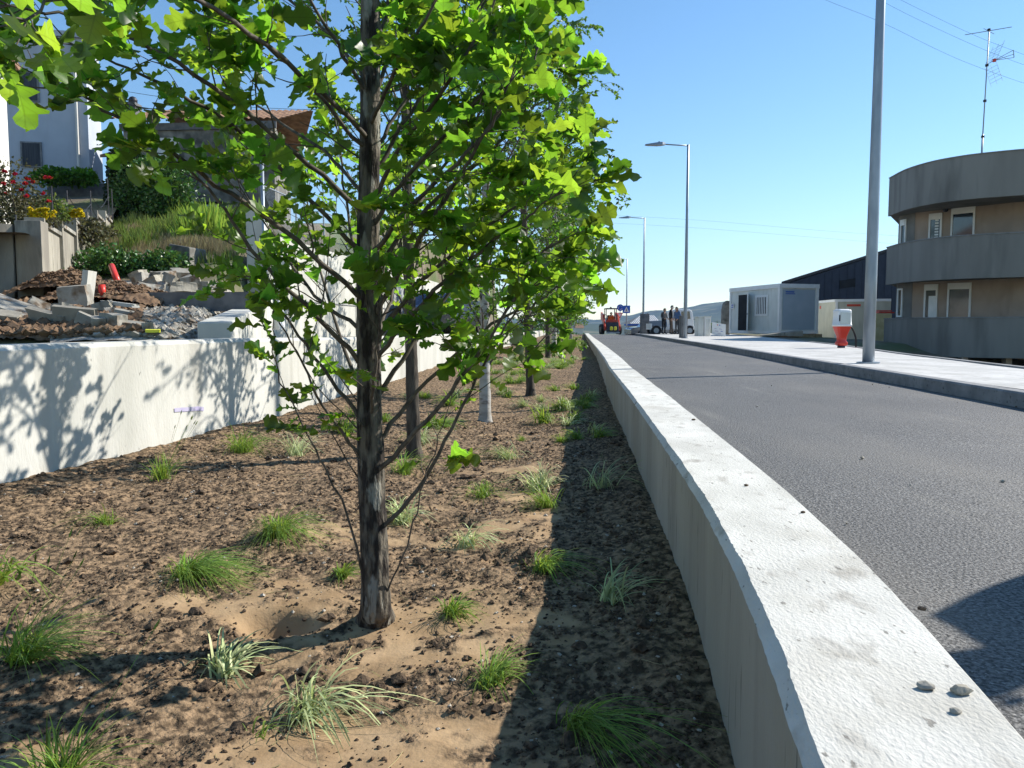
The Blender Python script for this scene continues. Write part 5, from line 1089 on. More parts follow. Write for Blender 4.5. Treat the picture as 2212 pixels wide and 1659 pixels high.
    hme = bpy.data.meshes.new('hair'); hm.to_mesh(hme); hm.free(); hme.materials.append(M[hair_m]); ho = link(bpy.data.objects.new('hair', hme), b); ho.location = hd + Vector((0, .008, .015)) * k
    nb = MB(); nb.add([(-.012, -.095, -.0), (.012, -.095, 0), (0, -.122, -.03), (-.017, -.094, -.038), (.017, -.094, -.038), (0, -.093, .02)], [(0, 2, 5), (5, 2, 1), (0, 3, 2), (1, 2, 4), (2, 3, 4)]); no = nb.build('nose', M['skin'], b); no.location = hd; no.scale = (k,) * 3
    for s in (-1, 1):
        e = MB().lathe([(0, -.007), (.009, -.003), (.009, .003), (0, .007)], (s * .032, -.094, .012), 8).build('eye', M['black'], b); e.location = hd; e.scale = (k,) * 3
        e = MB().lathe([(0, -.03), (.012, -.015), (.014, .01), (0, .028)], (s * .098, .0, -.005), 8).build('ear', M['skin'], b); e.location = hd; e.scale = (k,) * 3
    mo = MB().box(-.024, -.098, -.062, .024, -.088, -.054).build('mouth', M['brown_cloth'], b); mo.location = hd; mo.scale = (k,) * 3
    return root
lk = dict(head0=(0, -.05, 1.54), head1=(0, -.085, 1.61), head2=(0, -.10, 1.685), neck=(0, -.02, 1.47))
Y = 49.6; person('person', 'man in charcoal sweater and black trousers, leftmost of the standing group', (at(1433, Y), Y, .12), R(35), dict(lk, ell=(-.27, -.02, 1.14), wrl=(-.16, -.22, 1.05), elr=(.27, -.02, 1.14), wrr=(.16, -.22, 1.05), knl=(-.13, -.04, .49), anl=(-.16, .02, .09)), 'grey_cloth', 'black_cloth', 'hair', 1.66, build=1.1)
Y = 48.5; p2 = person('person', 'tallest man of the group, black sweater, brown trousers and white face mask', (at(1448, Y), Y, .12), R(70), dict(lk, ell=(-.26, .06, 1.15), wrl=(-.22, -.05, .92), elr=(.26, .06, 1.15), wrr=(.2, -.1, .95), knr=(.12, -.05, .49), anr=(.15, -.08, .09), tor=(.17, -.26, .035), her=(.15, -.05, .04)), 'black_cloth', 'brown_cloth', 'hair', 1.82, build=1.15)
mk = MB().lathe([(.03, -.05), (.085, -.02), (.10, .02), (.098, .045)], (0, 0, 0), 16).build('face_mask', M['white_paint'], p2, True); mk.location = (0, -.095, 1.655)
Y = 47.6; person('person', 'man in a blue shirt, rightmost of the group, looking down', (at(1462, Y), Y, .12), R(-60), dict(lk, ell=(-.26, .0, 1.15), wrl=(-.2, -.2, 1.0), elr=(.26, .02, 1.15), wrr=(.2, -.15, .98)), 'blue_cloth', 'grey_cloth', 'hair', 1.70)
Y = 60.25; person('person', 'loader driver in an orange vest seated inside the cab', (at(1319.5, Y), Y + .05, .18), 0, dict(pelvis=(0, 0, .88), waist=(0, .0, 1.0), chest=(0, -.02, 1.22), neck=(0, -.03, 1.4), head0=(0, -.04, 1.47), head1=(0, -.045, 1.55), head2=(0, -.04, 1.63), shl=(-.19, -.02, 1.33), shr=(.19, -.02, 1.33), ell=(-.25, -.12, 1.08), elr=(.25, -.12, 1.08), wrl=(-.2, -.34, 1.02), wrr=(.2, -.34, 1.02), hpl=(-.1, -.03, .86), hpr=(.1, -.03, .86), knl=(-.13, -.42, .85), knr=(.13, -.42, .85), anl=(-.13, -.42, .46), anr=(.13, -.42, .46), tol=(-.14, -.52, .42), tor=(.14, -.52, .42), hel=(-.13, -.36, .42), her=(.13, -.36, .42)), 'orange', 'grey_cloth', 'hair', 1.6)
# unseen bystanders added right of the frame, shaped to cast the round asphalt shadow
bp_ = person('person', 'added bystander just outside the right frame edge, casting the round shadow on the asphalt', (2.88, 2.25, 0), R(114), dict(ell=(-.27, -.04, 1.14), wrl=(-.26, -.1, .9), elr=(.27, -.04, 1.14), wrr=(.26, -.1, .9), knl=(-.16, -.01, .49), anl=(-.18, .02, .09), tol=(-.2, -.16, .035), hel=(-.18, .05, .04)), 'grey_cloth', 'black_cloth', 'hair', 1.80, build=1.9)
person('person', 'second added bystander outside the right frame edge, filling the round shadow, nearer to the camera', (3.02, 1.96, 0), R(105), dict(ell=(-.3, -.04, 1.16), wrl=(-.2, -.16, 1.0), elr=(.3, -.04, 1.16), wrr=(.2, -.16, 1.0)), 'blue_cloth', 'grey_cloth', 'hair', 1.72, build=1.2)
person('person', 'third added bystander outside the right frame edge, filling the round shadow, farthest from the wall', (3.31, 2.37, 0), R(118), dict(ell=(-.3, -.04, 1.16), wrl=(-.2, -.16, 1.0), elr=(.3, -.04, 1.16), wrr=(.2, -.16, 1.0)), 'black_cloth', 'brown_cloth', 'hair', 1.80, build=1.3)
# ================================================================ left hillside
TZf = lambda x, y: float(terrain_z(x, y))
def shrub(name, label, cat, blobs, n, leaf, mat, petals=None, group=None, up=.4, stem=True, kind='ivy'):
    """blobs: (x, y, z, rx, ry, rz) world ellipsoids"""
    b0 = blobs[0]; root = thing(name, label, cat, (b0[0], b0[1], b0[2] - b0[5]), 0, group); o = np.array(root.location); ab = AB(); st = AB()
    w = np.array([b[3] * b[4] + b[4] * b[5] + b[3] * b[5] for b in blobs]); w = w / w.sum(); P0 = []
    for b, q in zip(blobs, w):
        m = int(n * q) + 1; d = rng.normal(0, 1, (m, 3)); d /= np.linalg.norm(d, axis=1)[:, None]; rr = (rng.random(m) ** .45)[:, None]
        lump = 1 + .28 * fbm(d[:, 0] * 3 + b[0], d[:, 1] * 3 + d[:, 2] * 2.3, 3, 5)[:, None] * 1.6
        p = np.array(b[:3]) + d * rr * lump * np.array(b[3:]); P0.append(np.concatenate([p, d], 1))
        for k in range(6):
            e = np.array(b[:3]) + d[k] * np.array(b[3:]) * .8; s_ = np.array([b[0], b[1], b[2] - b[5]]); st.tube(crom([s_ - o, (s_ + e) / 2 + [0, 0, .1 * b[5]] - o, e - o], 3), .012, 4)
    P0 = np.concatenate(P0); p = P0[:, :3] - o; d = P0[:, 3:] + rng.normal(0, .7, (len(p), 3)); leaves(ab, kind, p, d, leaf * rng.uniform(.6, 1.3, len(p)), up, .8)
    if stem: st.build('stems', M['twig'], root)
    ab.build('foliage', mat, root, smooth=False)
    return root
def flowers(root, mat, pts, r, name='flower'):
    o = np.array(root.location)
    for p in pts:
        ab = AB(); n = 16; d = rng.normal(0, 1, (n, 3)); d[:, 2] = np.abs(d[:, 2]); d[:, 1] -= .6; leaves(ab, 'alder', np.zeros((n, 3)), d, np.full(n, r), .4, .8)
        f = ab.build(name, mat, root, smooth=False); f.location = np.array(p) - o
# garden wall in stepped bays
gw = thing('garden_wall', 'weathered concrete garden wall climbing the hillside in steps, lit by the sun', 'retaining wall', (-7, 11.5, 1))
A, B = np.array([-7.02, 11.6]), np.array([-10.4, 20.2]); nb_ = 6; u = (B - A) / np.linalg.norm(B - A); LL = np.linalg.norm(B - A)
zt0 = [2.13, 2.30, 2.55, 2.85, 3.1, 3.3]
for k in range(nb_):
    a = A + u * LL * k / nb_; b = A + u * LL * (k + 1) / nb_ - u * .0
    m = MB().panel(tuple(b), tuple(a + u * .004), .2, zt0[k] - .004 * k, .16, -.16 - .002 * (k % 2)); bay = m.build('wall_bay', M['conc_old'], gw, world=True)
    m = MB().panel(tuple(b - u * .02), tuple(a + u * .12), zt0[k], zt0[k] + .06, .24, -.20); c = m.build('coping', M['slab'], bay); c.data.transform(gw.matrix_basis.inverted())
    m = MB().panel(tuple(a + u * .1), tuple(a - u * .02), .2, zt0[k] + .10, .26, -.21); c = m.build('pilaster', M['conc_old'], gw, world=True)
pr = thing('concrete_pier', 'tall grey concrete pier with a smooth shaded front at the corner of the garden wall', 'pier', (-7.3, 11.2, .7))
pa, pb = P(36, 600, 11.2), P(93, 600, 11.2)
MB().prism([(pa.x, 11.2), (pb.x, 11.2), (pb.x - .10, 11.55), (pa.x - .10, 11.55)], .4, 2.14).build('shaft', M['conc_old'], pr, world=True, bevel=.01)
MB().prism([(pa.x - .7, 10.6), (pa.x - .01, 11.16), (pa.x - .11, 11.5), (pa.x - .9, 10.9)], .4, 2.08).build('wing', M['conc_old'], pr, world=True)
w0_ = MB().prism([(-6.2, 7.6), (-7.05, 10.55), (-7.25, 10.5), (-6.45, 7.5)], .3, 2.02); tag(w0_.build('garden_wall', M['conc_old']), 'stained lit piece of garden wall cut by the left frame edge', 'retaining wall')
w0_ = MB().prism([(-6.18, 7.6), (-7.0, 10.5), (-7.3, 10.5), (-6.5, 7.5)], 2.025, 2.09); tag(w0_.build('coping_slab', M['slab']), 'flat coping slab on the wall piece at the left frame edge', 'coping')
# garden soil behind the wall
gz = lambda x, y: np.interp(y, [10, 12, 16, 20, 24, 28], [1.95, 2.05, 2.7, 3.25, 4.6, 5.4])
X_, Y_ = np.meshgrid(np.linspace(-1, 0, 30), np.linspace(10.6, 27, 50)); XB = (-6.98 - .395 * (Y_ - 11.6) - .12) ; XG = XB + X_ * 12
tag(grid('garden_soil', XG, Y_, gz(XG, Y_) + .05 * fbm(XG, Y_, 3, 3) - .08, M['terrain']), kind='structure')
# red flowering bush, yellow flowers
rb_ = shrub('rose_bush', 'straggly bush full of red flowers on top of the garden wall', 'bush', [(-8.4, 12.4, 2.75, .9, .5, .62), (-7.75, 12.2, 2.45, .45, .4, .35), (-9.1, 12.8, 2.95, .6, .5, .6)], 5200, .055, M['rose_leaf'])
fl = []
for (px, py) in [(22, 352), (60, 388), (55, 398), (33, 378), (73, 395), (100, 385), (108, 386), (118, 382), (14, 420), (58, 425), (75, 427), (95, 420), (110, 408), (28, 395), (10, 372), (60, 360), (24, 432), (68, 408), (118, 432), (46, 412), (8, 398), (105, 436)]:
    fl.append(P(px, py, 11.75 + .3 * rng.random())) if rng.random() < .75 else None
flowers(rb_, M['red_petal'], fl, .048)
yb = shrub('yellow_flowers', 'low mound of bright yellow flowers at the left on the garden wall', 'flowers', [(-7.33, 11.95, 2.24, .42, .2, .10)], 900, .04, M['rose_leaf'], stem=False, group='yellow flowers on the garden wall')
flowers(yb, M['yellow_petal'], [P(62 + 56 * rng.random(), 452 + 22 * rng.random(), 11.75) for _ in range(38)], .045)
yb = shrub('yellow_flowers', 'second smaller clump of yellow flowers farther along the garden wall', 'flowers', [(-7.65, 13.2, 2.48, .28, .2, .10)], 600, .04, M['rose_leaf'], stem=False, group='yellow flowers on the garden wall')
flowers(yb, M['yellow_petal'], [P(148 + 30 * rng.random(), 452 + 18 * rng.random(), 13.0) for _ in range(22)], .05)
shrub('silver_shrub', 'pale grey green shrub between the two clumps of yellow flowers', 'bush', [(-7.6, 12.9, 2.55, .3, .25, .2)], 900, .05, M['weed'])
# rebar posts with sagging wires
fx = thing('wire_fence', 'thin rusty posts with sagging wires on top of the garden wall', 'fence', (-7.5, 12, 2))
post = []
for (px, y0, y1, Y) in [(34, 464, 492, 11.5), (111, 402, 486, 12.0), (144, 411, 478, 13.5), (195, 412, 476, 16.0), (232, 386, 474, 18.5), (241, 408, 470, 19.2)]:
    t_, b_ = P(px, y0, Y), P(px, y1 + 6, Y); b_.x = t_.x; post.append((t_, b_)); MB().tube([b_, t_], .014, 6).build('post', M['dark_metal'], fx, world=True)
wm = MB()
for (a, b) in zip(post[1:], post[2:5]):
    for f in (.12, .5):
        p = a[0].lerp(a[1], f); q = b[0].lerp(b[1], f + .3); m_ = (p + q) / 2; m_.z -= .25; wm.tube(crom([p, m_, q], 5), .007, 4)
wm.build('wires', M['dark_metal'], fx, world=True)
# houses
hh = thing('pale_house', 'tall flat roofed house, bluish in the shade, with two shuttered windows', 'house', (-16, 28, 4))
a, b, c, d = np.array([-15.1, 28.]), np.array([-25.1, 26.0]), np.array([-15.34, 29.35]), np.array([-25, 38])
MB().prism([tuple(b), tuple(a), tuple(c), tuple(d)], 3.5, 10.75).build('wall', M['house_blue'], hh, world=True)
uf = (a - b) / np.linalg.norm(a - b)
MB().prism([tuple(b + [-.1, -.1]), tuple(a + [.1, -.1]), tuple(c + [.12, .1]), tuple(d)], 10.76, 10.95).build('roof_edge', M['house_blue'], hh, world=True)
def fpt(px):                 # on the front plane at column px
    k = (px - 1106) / FPX; t = (k * a[1] - a[0]) / (-(uf[0]) + k * uf[1]); return a - uf * t
for (y0, y1) in ((170, 232), (315, 368)):
    p, q = fpt(66), fpt(111); zf = lambda py: c0 + (705 - py) / FPX * p[1]
    f = MB().panel(tuple(p), tuple(q), zf(y1), zf(y0), .05, -.06).build('window', M['kerb'], hh, world=True)
    g_ = MB().panel(tuple(p + uf * .06), tuple(q - uf * .06), zf(y1) + .05, zf(y0) - .05, .02, -.075).build('shutter', M['shutter'], f); g_.data.transform(hh.matrix_basis.inverted())
p = fpt(190); MB().tube([(p[0], p[1] - .1, 4), (p[0], p[1] - .1, 10.7)], .05, 8).build('downpipe', M['house_white'], hh, world=True)
h2 = thing('white_house', 'sunlit white rendered house with a tiled eave at the left frame edge', 'house', (-13, 19, 3))
MB().prism([(-11.5, 16.5), (-13.15, 20.5), (-22, 17), (-20, 13)], 2.0, 7.2).build('wall', M['house_white'], h2, world=True)
MB().prism([(-11.1, 16.2), (-12.85, 20.75), (-22.4, 17.3), (-20, 12.6)], 7.21, 7.36).build('eave', M['tile'], h2, world=True)
rfv = [(-11.1, 16.2, 7.37), (-12.85, 20.75, 7.37), (-22.4, 17.3, 7.37), (-20, 12.6, 7.37), (-16.3, 16.8, 9.2)]
obj('roof', rfv, [(0, 1, 4), (1, 2, 4), (2, 3, 4), (3, 0, 4)], M['tile'], h2, world=True)
MB().tube([(-11.9, 17.7, 3), (-11.9, 17.7, 7)], .04, 6).build('downpipe', M['house_white'], h2, world=True)
h3 = thing('stone_house', 'old grey stone house with a clay tile roof, partly covered in ivy', 'house', (-10, 26, 4))
x0, x1 = at(284, 26), at(610, 26)
MB().prism([(x0, 26), (x1, 25.6), (x1 - 1.6, 33), (x0, 33)], 3.0, 7.30).build('wall', M['stone'], h3, world=True)
MB().prism([(x0 - .1, 25.93), (x1 + .1, 25.53), (x1 + .1, 25.59), (x0 - .1, 25.99)], 7.05, 7.28).build('cornice', M['conc_dark'], h3, world=True)
nt_ = 46; xs_ = np.linspace(x0 - .3, x1 + .3, nt_ * 4); ys_ = np.linspace(0, 1, 16); GX, GT = np.meshgrid(xs_, ys_)
rfz = 7.34 + 1.35 * GT + .06 * np.abs(np.sin((GX - x0) * np.pi / .24)) - .03 * (np.arange(16) % 2)[:, None]
rf = grid('roof', GX, 25.55 + GT * 4, rfz, M['tile'], h3, smooth=False); rf.data.transform(h3.matrix_basis.inverted())
rf2 = obj('roof_back', [(x0 - .3, 29.56, 8.69), (x1 + .3, 29.56, 8.69), (x1 - 1.4, 33.4, 7.3), (x0 - .3, 33.4, 7.3)], [(0, 1, 2, 3)], M['tile'], h3, world=True)
o = MB().box(at(292, 27), 27, 7.5, at(311, 27), 27.5, 8.1 + .2).build('chimney', M['conc_dark'], h3, world=True); 
MB().lathe([(.14, 0), (.15, .12), (.10, .2), (0, .24)], (at(301, 27), 27.2, 8.3), 12).build('chimney_cap', M['dark_metal'], h3, True, world=True)
z26 = lambda py: c0 + (705 - py) / FPX * 26
f = MB().box(at(357, 26), 25.82, z26(349), at(405, 26), 25.9, z26(310)).build('window', M['house_white'], h3, world=True)
g_ = MB().box(at(363, 26), 25.80, z26(347), at(400, 26), 25.815, z26(325)).build('pane', M['cont'], f); g_.data.transform(h3.matrix_basis.inverted())
f = MB().box(at(440, 26), 25.70, z26(492), at(496, 26), 25.76, z26(443)).build('door_frame', M['void'], h3, world=True)
g_ = MB().box(at(447, 26), 25.66, z26(492), at(490, 26), 25.69, z26(450)).build('door', M['house_blue'], f); g_.data.transform(h3.matrix_basis.inverted())
# lower lean-to with brown tiles left of it
l_ = thing('tiled_shed', 'small shed with brown tiles between the pale house and the stone house', 'shed', (-13.5, 26, 4))
MB().box(at(240, 27), 27.2, 3.8, at(283, 27), 29.5, 6.5).build('wall', M['stone'], l_, world=True)
obj('roof', [(at(236, 27), 26.9, 6.5), (at(286, 27), 26.9, 6.7), (at(286, 27), 29.8, 7.3), (at(236, 27), 29.8, 7.2), (at(236, 27), 26.9, 6.4), (at(286, 27), 26.9, 6.6), (at(286, 27), 29.8, 7.2), (at(236, 27), 29.8, 7.1)], [(0, 1, 2, 3), (7, 6, 5, 4), (0, 4, 5, 1), (1, 5, 6, 2), (2, 6, 7, 3), (3, 7, 4, 0)], M['tile'], l_, world=True)
# hedges and ivy
Y = 25.5; zY = lambda py, Y: c0 + (705 - py) / FPX * Y
shrub('vine_hedge', 'low bright green vine hedge in front of the pale house', 'hedge', [(at(130, Y), Y, zY(388, Y), .7, .4, .30), (at(165, Y), Y, zY(388, Y), .6, .4, .28), (at(198, Y), Y, zY(390, Y), .45, .4, .28)], 2600, .11, M['lime_leaf'])
MB_ = MB().box(at(110, 26), 26.2, 3, at(238, 26), 26.4, zY(400, 26)); tag(MB_.build('terrace_wall', M['conc_dark']), 'dark terrace wall under the vine hedge', 'retaining wall')
Y = 22.5
shrub('ivy_thicket', 'big rounded thicket of glossy dark ivy in front of the stone house', 'hedge', [(at(375, Y), Y, zY(425, Y), .85, .6, 1.0), (at(340, Y), Y + .2, zY(385, Y), .7, .6, .6), (at(400, Y), Y, zY(465, Y), .55, .5, .55), (at(300, Y), Y + .4, zY(420, Y), .9, .6, 1.1)], 9000, .10, M['hedge_leaf'], up=.2)
M['shade_leaf'] = leaf_mat('shaded_hedge_leaf', (.022, .045, .014), (.03, .06, .01), veins=False, tw=.2)  # darker copy of the hedge leaf, the bush's shade put into the colour
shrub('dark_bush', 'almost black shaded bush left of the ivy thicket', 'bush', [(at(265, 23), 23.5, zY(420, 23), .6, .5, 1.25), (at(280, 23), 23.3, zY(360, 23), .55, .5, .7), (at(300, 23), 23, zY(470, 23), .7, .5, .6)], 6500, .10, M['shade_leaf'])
shrub('ivy_bank', 'low bank of ivy and brambles spilling over the old wall below the slope', 'hedge', [(at(215, 14.5), 14.5, zY(575, 14.5), .45, .5, .25), (at(255, 14.5), 14.6, zY(572, 14.5), .5, .5, .30), (at(300, 14.5), 14.8, zY(575, 14.5), .55, .5, .26), (at(345, 14.5), 15, zY(565, 14.5), .40, .5, .28), (at(195, 16), 16, zY(540, 16), .4, .5, .35), (at(150, 12.5), 12.6, zY(610, 12.5), .35, .3, .16)], 5200, .075, M['hedge_leaf'])
shrub('ivy_on_wall', 'ivy creeping over the top of the stepped garden wall', 'climber', [(at(185, 15), 15.3, zY(500, 15), .30, .4, .28), (at(205, 17), 17, zY(515, 17), .30, .4, .38), (at(225, 18), 18.2, zY(520, 18), .3, .4, .4)], 2400, .07, M['rose_leaf'])
# weeds on the slope
def weeds(name, label, n, px0, px1, Y0, Y1, L, kind, seed):
    g = np.random.default_rng(seed); ab = AB()
    for k in range(n):
        Y = g.uniform(Y0, Y1); x = at(g.uniform(px0, px1), Y)
        if x > -5.6 + .1 * (Y - 16.6) and Y > 10: continue
        ms = float(fbm(x * 1.3 + seed * 5, Y * .9, 3, seed)) 
        if ms < -.02 or g.random() > .35 + ms * 2.5: continue
        z = TZf(x, Y) - .02; m = 5; l = L * g.uniform(.35, 1.0) * (.6 + 1.4 * max(ms, 0)); a = g.uniform(0, 6.28, m); o = g.uniform(.1, .5, m)
        for j in range(m):
            dx, dy = math.cos(a[j]), math.sin(a[j]); w = l * .03; p = np.array([x, Y, z]) + [g.normal(0, .05), g.normal(0, .05), 0]
            e = p + [dx * l * o[j], dy * l * o[j], l]; md = (p + e) / 2 + [0, 0, l * .12]; s_ = np.array([w, 0, 0])
            ab.add(np.array([p - s_, p + s_, md - s_, md + s_, e - s_ * .1, e + s_ * .1]), np.array([(0, 1, 3, 2), (2, 3, 5, 4)]))
    tag(ab.build(name, M[kind]), label, 'weeds', kind='stuff')
weeds('weeds', 'tall pale weeds and grass on the slope under the stone house', 4200, 235, 560, 15.5, 23.5, .38, 'weed', 3)
weeds('dry_grass', 'dry straw coloured grass patches on the slope', 5200, 230, 540, 14.5, 23, .26, 'dry', 4)
weeds('tall_grass', 'bright green grass in front of the stone house door', 1600, 380, 560, 18, 23, .6, 'grass_blade', 5)
# ruined stone stub
o = MB().prism([(at(372, 15.5), 15.5), (at(425, 15.5), 15.3), (at(425, 15.5) + .1, 15.9), (at(372, 15.5), 16.1)], 1.3, [zY(528, 15.5), zY(538, 15.5), zY(538, 15.5), zY(528, 15.5)]); tag(o.build('stone_wall_stub', M['stone'], bevel=.03), 'short ruined stone wall stub beside the ivy bank', 'wall stub')
# tall white retaining wall with fence
tw = thing('retaining_wall', 'tall white concrete retaining wall receding behind the nearest tree', 'retaining wall', (-5, 16, 0))
fa = (-5.14, 16.35); fb = (-3.2, 36.0)
MB().panel(fa, fb, -.2, 2.57, .25, 0).build('wall_face', M['conc_wall'], tw, world=True)
MB().box(-5.47, 16.0, -.2, -5.10, 16.34, 3.03).build('end_pier', M['conc_wall'], tw, world=True, bevel=.01)
MB().panel((-5.12, 16.36), (-3.2, 36), 1.2, 1.225, .006, -.007).build('joint_line', M['kerb'], tw, world=True)
j_ = MB()
for yy_ in (19.2, 22.4, 25.6, 28.8): xx_ = -5.14 + (yy_ - 16.35) * .0987; j_.box(xx_ + .002, yy_, -.2, xx_ + .008, yy_ + .02, 2.56)
j_.build('formwork_joints', M['kerb'], tw, world=True)
fe = thing('mesh_fence', 'grey wire mesh fence standing on top of the tall white wall', 'fence', (-5, 16.4, 2.57))
m = MB(); Lf = 9.5; ux, uy = (fb[0] - fa[0]) / 19.75, (fb[1] - fa[1]) / 19.75; fx_ = lambda s, z: (fa[0] - .10 + ux * s, fa[1] + uy * s, z)
k = -1.0
while k < Lf:
    for sgn in (1, -1):
        s0_, s1_ = (k, k + .95) if sgn > 0 else (k + .95, k); zA_, zB_ = 2.6, 3.55
        a0, a1 = s0_, s1_; zz0, zz1 = zA_, zB_
        if min(a0, a1) < 0 or max(a0, a1) > Lf: continue
        p, q = fx_(a0, zz0), fx_(a1, zz1); w = .006
        m.add([(p[0], p[1] - w, p[2]), (p[0], p[1] + w, p[2]), (q[0], q[1] + w, q[2]), (q[0], q[1] - w, q[2])], [(0, 1, 2, 3)])
    k += .075
m.build('mesh', M['galv'], fe, world=True)
for s_ in np.arange(0, Lf + .1, 1.9): MB().tube([fx_(s_, 2.5), fx_(s_, 3.6)], .022, 8).build('post', M['galv'], fe, world=True)
m = MB(); m.tube([fx_(0, 3.57), fx_(Lf, 3.57)], .015, 6); m.build('top_rail', M['galv'], fe, world=True)
tag(MB().tube([(-5.06, 15.85, .2), (-5.06, 15.85, 3.95)], .036, 12).build('steel_pole', M['galv'], None, True), 'plain galvanised pole in front of the end of the tall white wall', 'pole')
bx = MB().box(-4.99, 15.75, .55, -4.74, 16.1, 1.40); o = tag(bx.build('meter_box', M['white_paint'], bevel=.01), 'white meter box at the foot of the tall white wall', 'utility box'); MB().box(-4.96, 15.735, .6, -4.77, 15.749, 1.35).build('door', M['cont'], o)
pw = MB().prism([(-2.92, 7.15), (-2.62, 7.2), (-4.86, 15.7), (-5.16, 15.6)], .2, [.66, .66, 1.16, 1.16]); tag(pw.build('ramp_parapet', M['conc_wall'], bevel=.015), 'white concrete parapet sloping up toward the tall wall', 'parapet')
# vehicles and a house glimpsed behind the leaves
car('parked_car', 'dark blue car behind the long left wall, glimpsed through the branches', at(925, 27), 27, .34, R(96), M['car_blue'])
car('parked_car', 'grey car farther back behind the long left wall, glimpsed through leaves', at(1000, 34), 34, .3, R(96), M['car_grey'])
h4 = thing('far_white_house', 'white house far behind the leaves at the end of the long left wall', 'house', (at(900, 55), 55, 0)); MB().box(at(820, 55), 55, -.5, at(985, 55), 63, 3.2).build('wall', M['house_white'], h4, world=True)
obj('roof', [(at(815, 55), 54.6, 3.2), (at(990, 55), 54.6, 3.2), (at(990, 55), 63.4, 3.2), (at(815, 55), 63.4, 3.2), (at(850, 55), 59, 4.6), (at(955, 55), 59, 4.6)], [(0, 1, 5, 4), (1, 2, 5), (2, 3, 4, 5), (3, 0, 4)], M['tile'], h4, world=True)
for px in (850, 900, 950): MB().box(at(px, 55) - .5, 54.93, 1, at(px, 55) + .5, 54.99, 2.2).build('window', M['glass'], h4, world=True)
# ================================================================ rubble
def chunk(name, label, px, py, Y, w, d, h, rot, mat='slab', cat='rubble', rough=.12, sink=.4, group=None, seed=0):
    g = np.random.default_rng(seed + int(px)); p = P(px, py - (10 if py > 660 and name != 'black_board' else 0), Y); bm = bmesh.new(); bmesh.ops.create_cube(bm, size=1)
    bmesh.ops.subdivide_edges(bm, edges=bm.edges[:], cuts=3, use_grid_fill=True)
    for v in bm.verts:
        v.co.x *= w; v.co.y *= d; v.co.z *= h; q = v.co
        e = rough * min(w, d) * .35; v.co += Vector((e * float(fbm(q.y * 9 + seed, q.z * 9 + px, 2, 3)), e * float(fbm(q.x * 9 + px, q.z * 9, 2, 4)), min(e, h * .25) * float(fbm(q.x * 7, q.y * 7 + px, 2, 5))))
        if abs(v.co.x) > w * .49 and g.random() < .3: v.co.x *= .9
    me = bpy.data.meshes.new(name); bm.to_mesh(me); bm.free(); me.materials.append(M[mat]); o = link(bpy.data.objects.new(name, me)); o.location = p; o.rotation_euler = [R(a) for a in rot]
    return tag(o, label, cat, group)
C_ = chunk; gsl = 'broken concrete pieces behind the left wall'
C_('broken_slab', 'pale tilted slab lying at the left frame edge on top of the brown earth', 45, 682, 7.9, .62, .4, .07, (12, 22, 10), 'slab', group=gsl)
C_('broken_slab', 'dark angular slab leaning right behind the left wall, below the pale tilted one', 105, 705, 7.3, .42, .06, .22, (25, 12, -10), 'conc_old', group=gsl)
C_('broken_slab', 'large shaded slab standing on edge, in the middle of the rubble', 165, 700, 7.25, .40, .05, .24, (20, 5, 5), 'conc_old', group=gsl)
C_('broken_slab', 'wedge shaped slab to the right of the large shaded one', 195, 712, 7.1, .26, .08, .16, (8, 25, 20), 'slab', group=gsl)
C_('hollow_block', 'hollow concrete block with a rounded opening, upright in the rubble', 163, 640, 9.6, .32, .3, .26, (5, -6, 15), 'slab', 'block', group=gsl)
C_('broken_slab', 'thin white slab edge standing behind the hollow block', 190, 620, 9.9, .07, .3, .42, (0, 8, 10), 'conc_wall', group=gsl)
C_('concrete_lump', 'rough pale lump beside the wedge slab close to the wall top', 212, 712, 7.0, .12, .12, .14, (10, 0, 30), 'slab', rough=.7, group=gsl)
C_('concrete_lump', 'pale pitted lump standing in the centre right of the rubble', 245, 708, 7.05, .19, .14, .17, (5, 5, -10), 'slab', rough=.6, group=gsl)
C_('broken_slab', 'flat narrow slab in front of the gravel patch', 280, 712, 7.1, .24, .14, .06, (8, 6, -12), 'slab', group=gsl)
C_('broken_slab', 'long thin slab lying on the gravel below the red pipes', 258, 667, 9.0, .45, .12, .04, (0, 6, -14), 'conc_wall', group=gsl)
C_('broken_slab', 'pair of stacked plates right of the gravel slab', 288, 690, 8.1, .36, .2, .06, (5, 12, 25), 'slab', group=gsl)
RL = ['angular piece at the left end of the upper rubble heap', 'low grey piece in the front left of the upper heap', 'tilted piece in the upper middle of the heap', 'pale piece in the centre of the upper heap', 'broad low piece at the front of the upper heap', 'grey piece on the right of the upper heap, lower row', 'block on the right of the upper heap, upper row', 'farthest left piece of the upper heap, partly behind others', 'farthest piece at the back right of the upper heap', 'rightmost piece of the upper heap near the leaves', 'small flat piece at the foot of the upper heap', 'small chunk at the left frame edge just above the wall', 'chunk right of the hollow block, halfway to the wall', 'chunk under the hollow block', 'chunk below the concrete pier', 'small chunk between the hollow block and the thin slab', 'tiny chunk next to the yellow scrap']
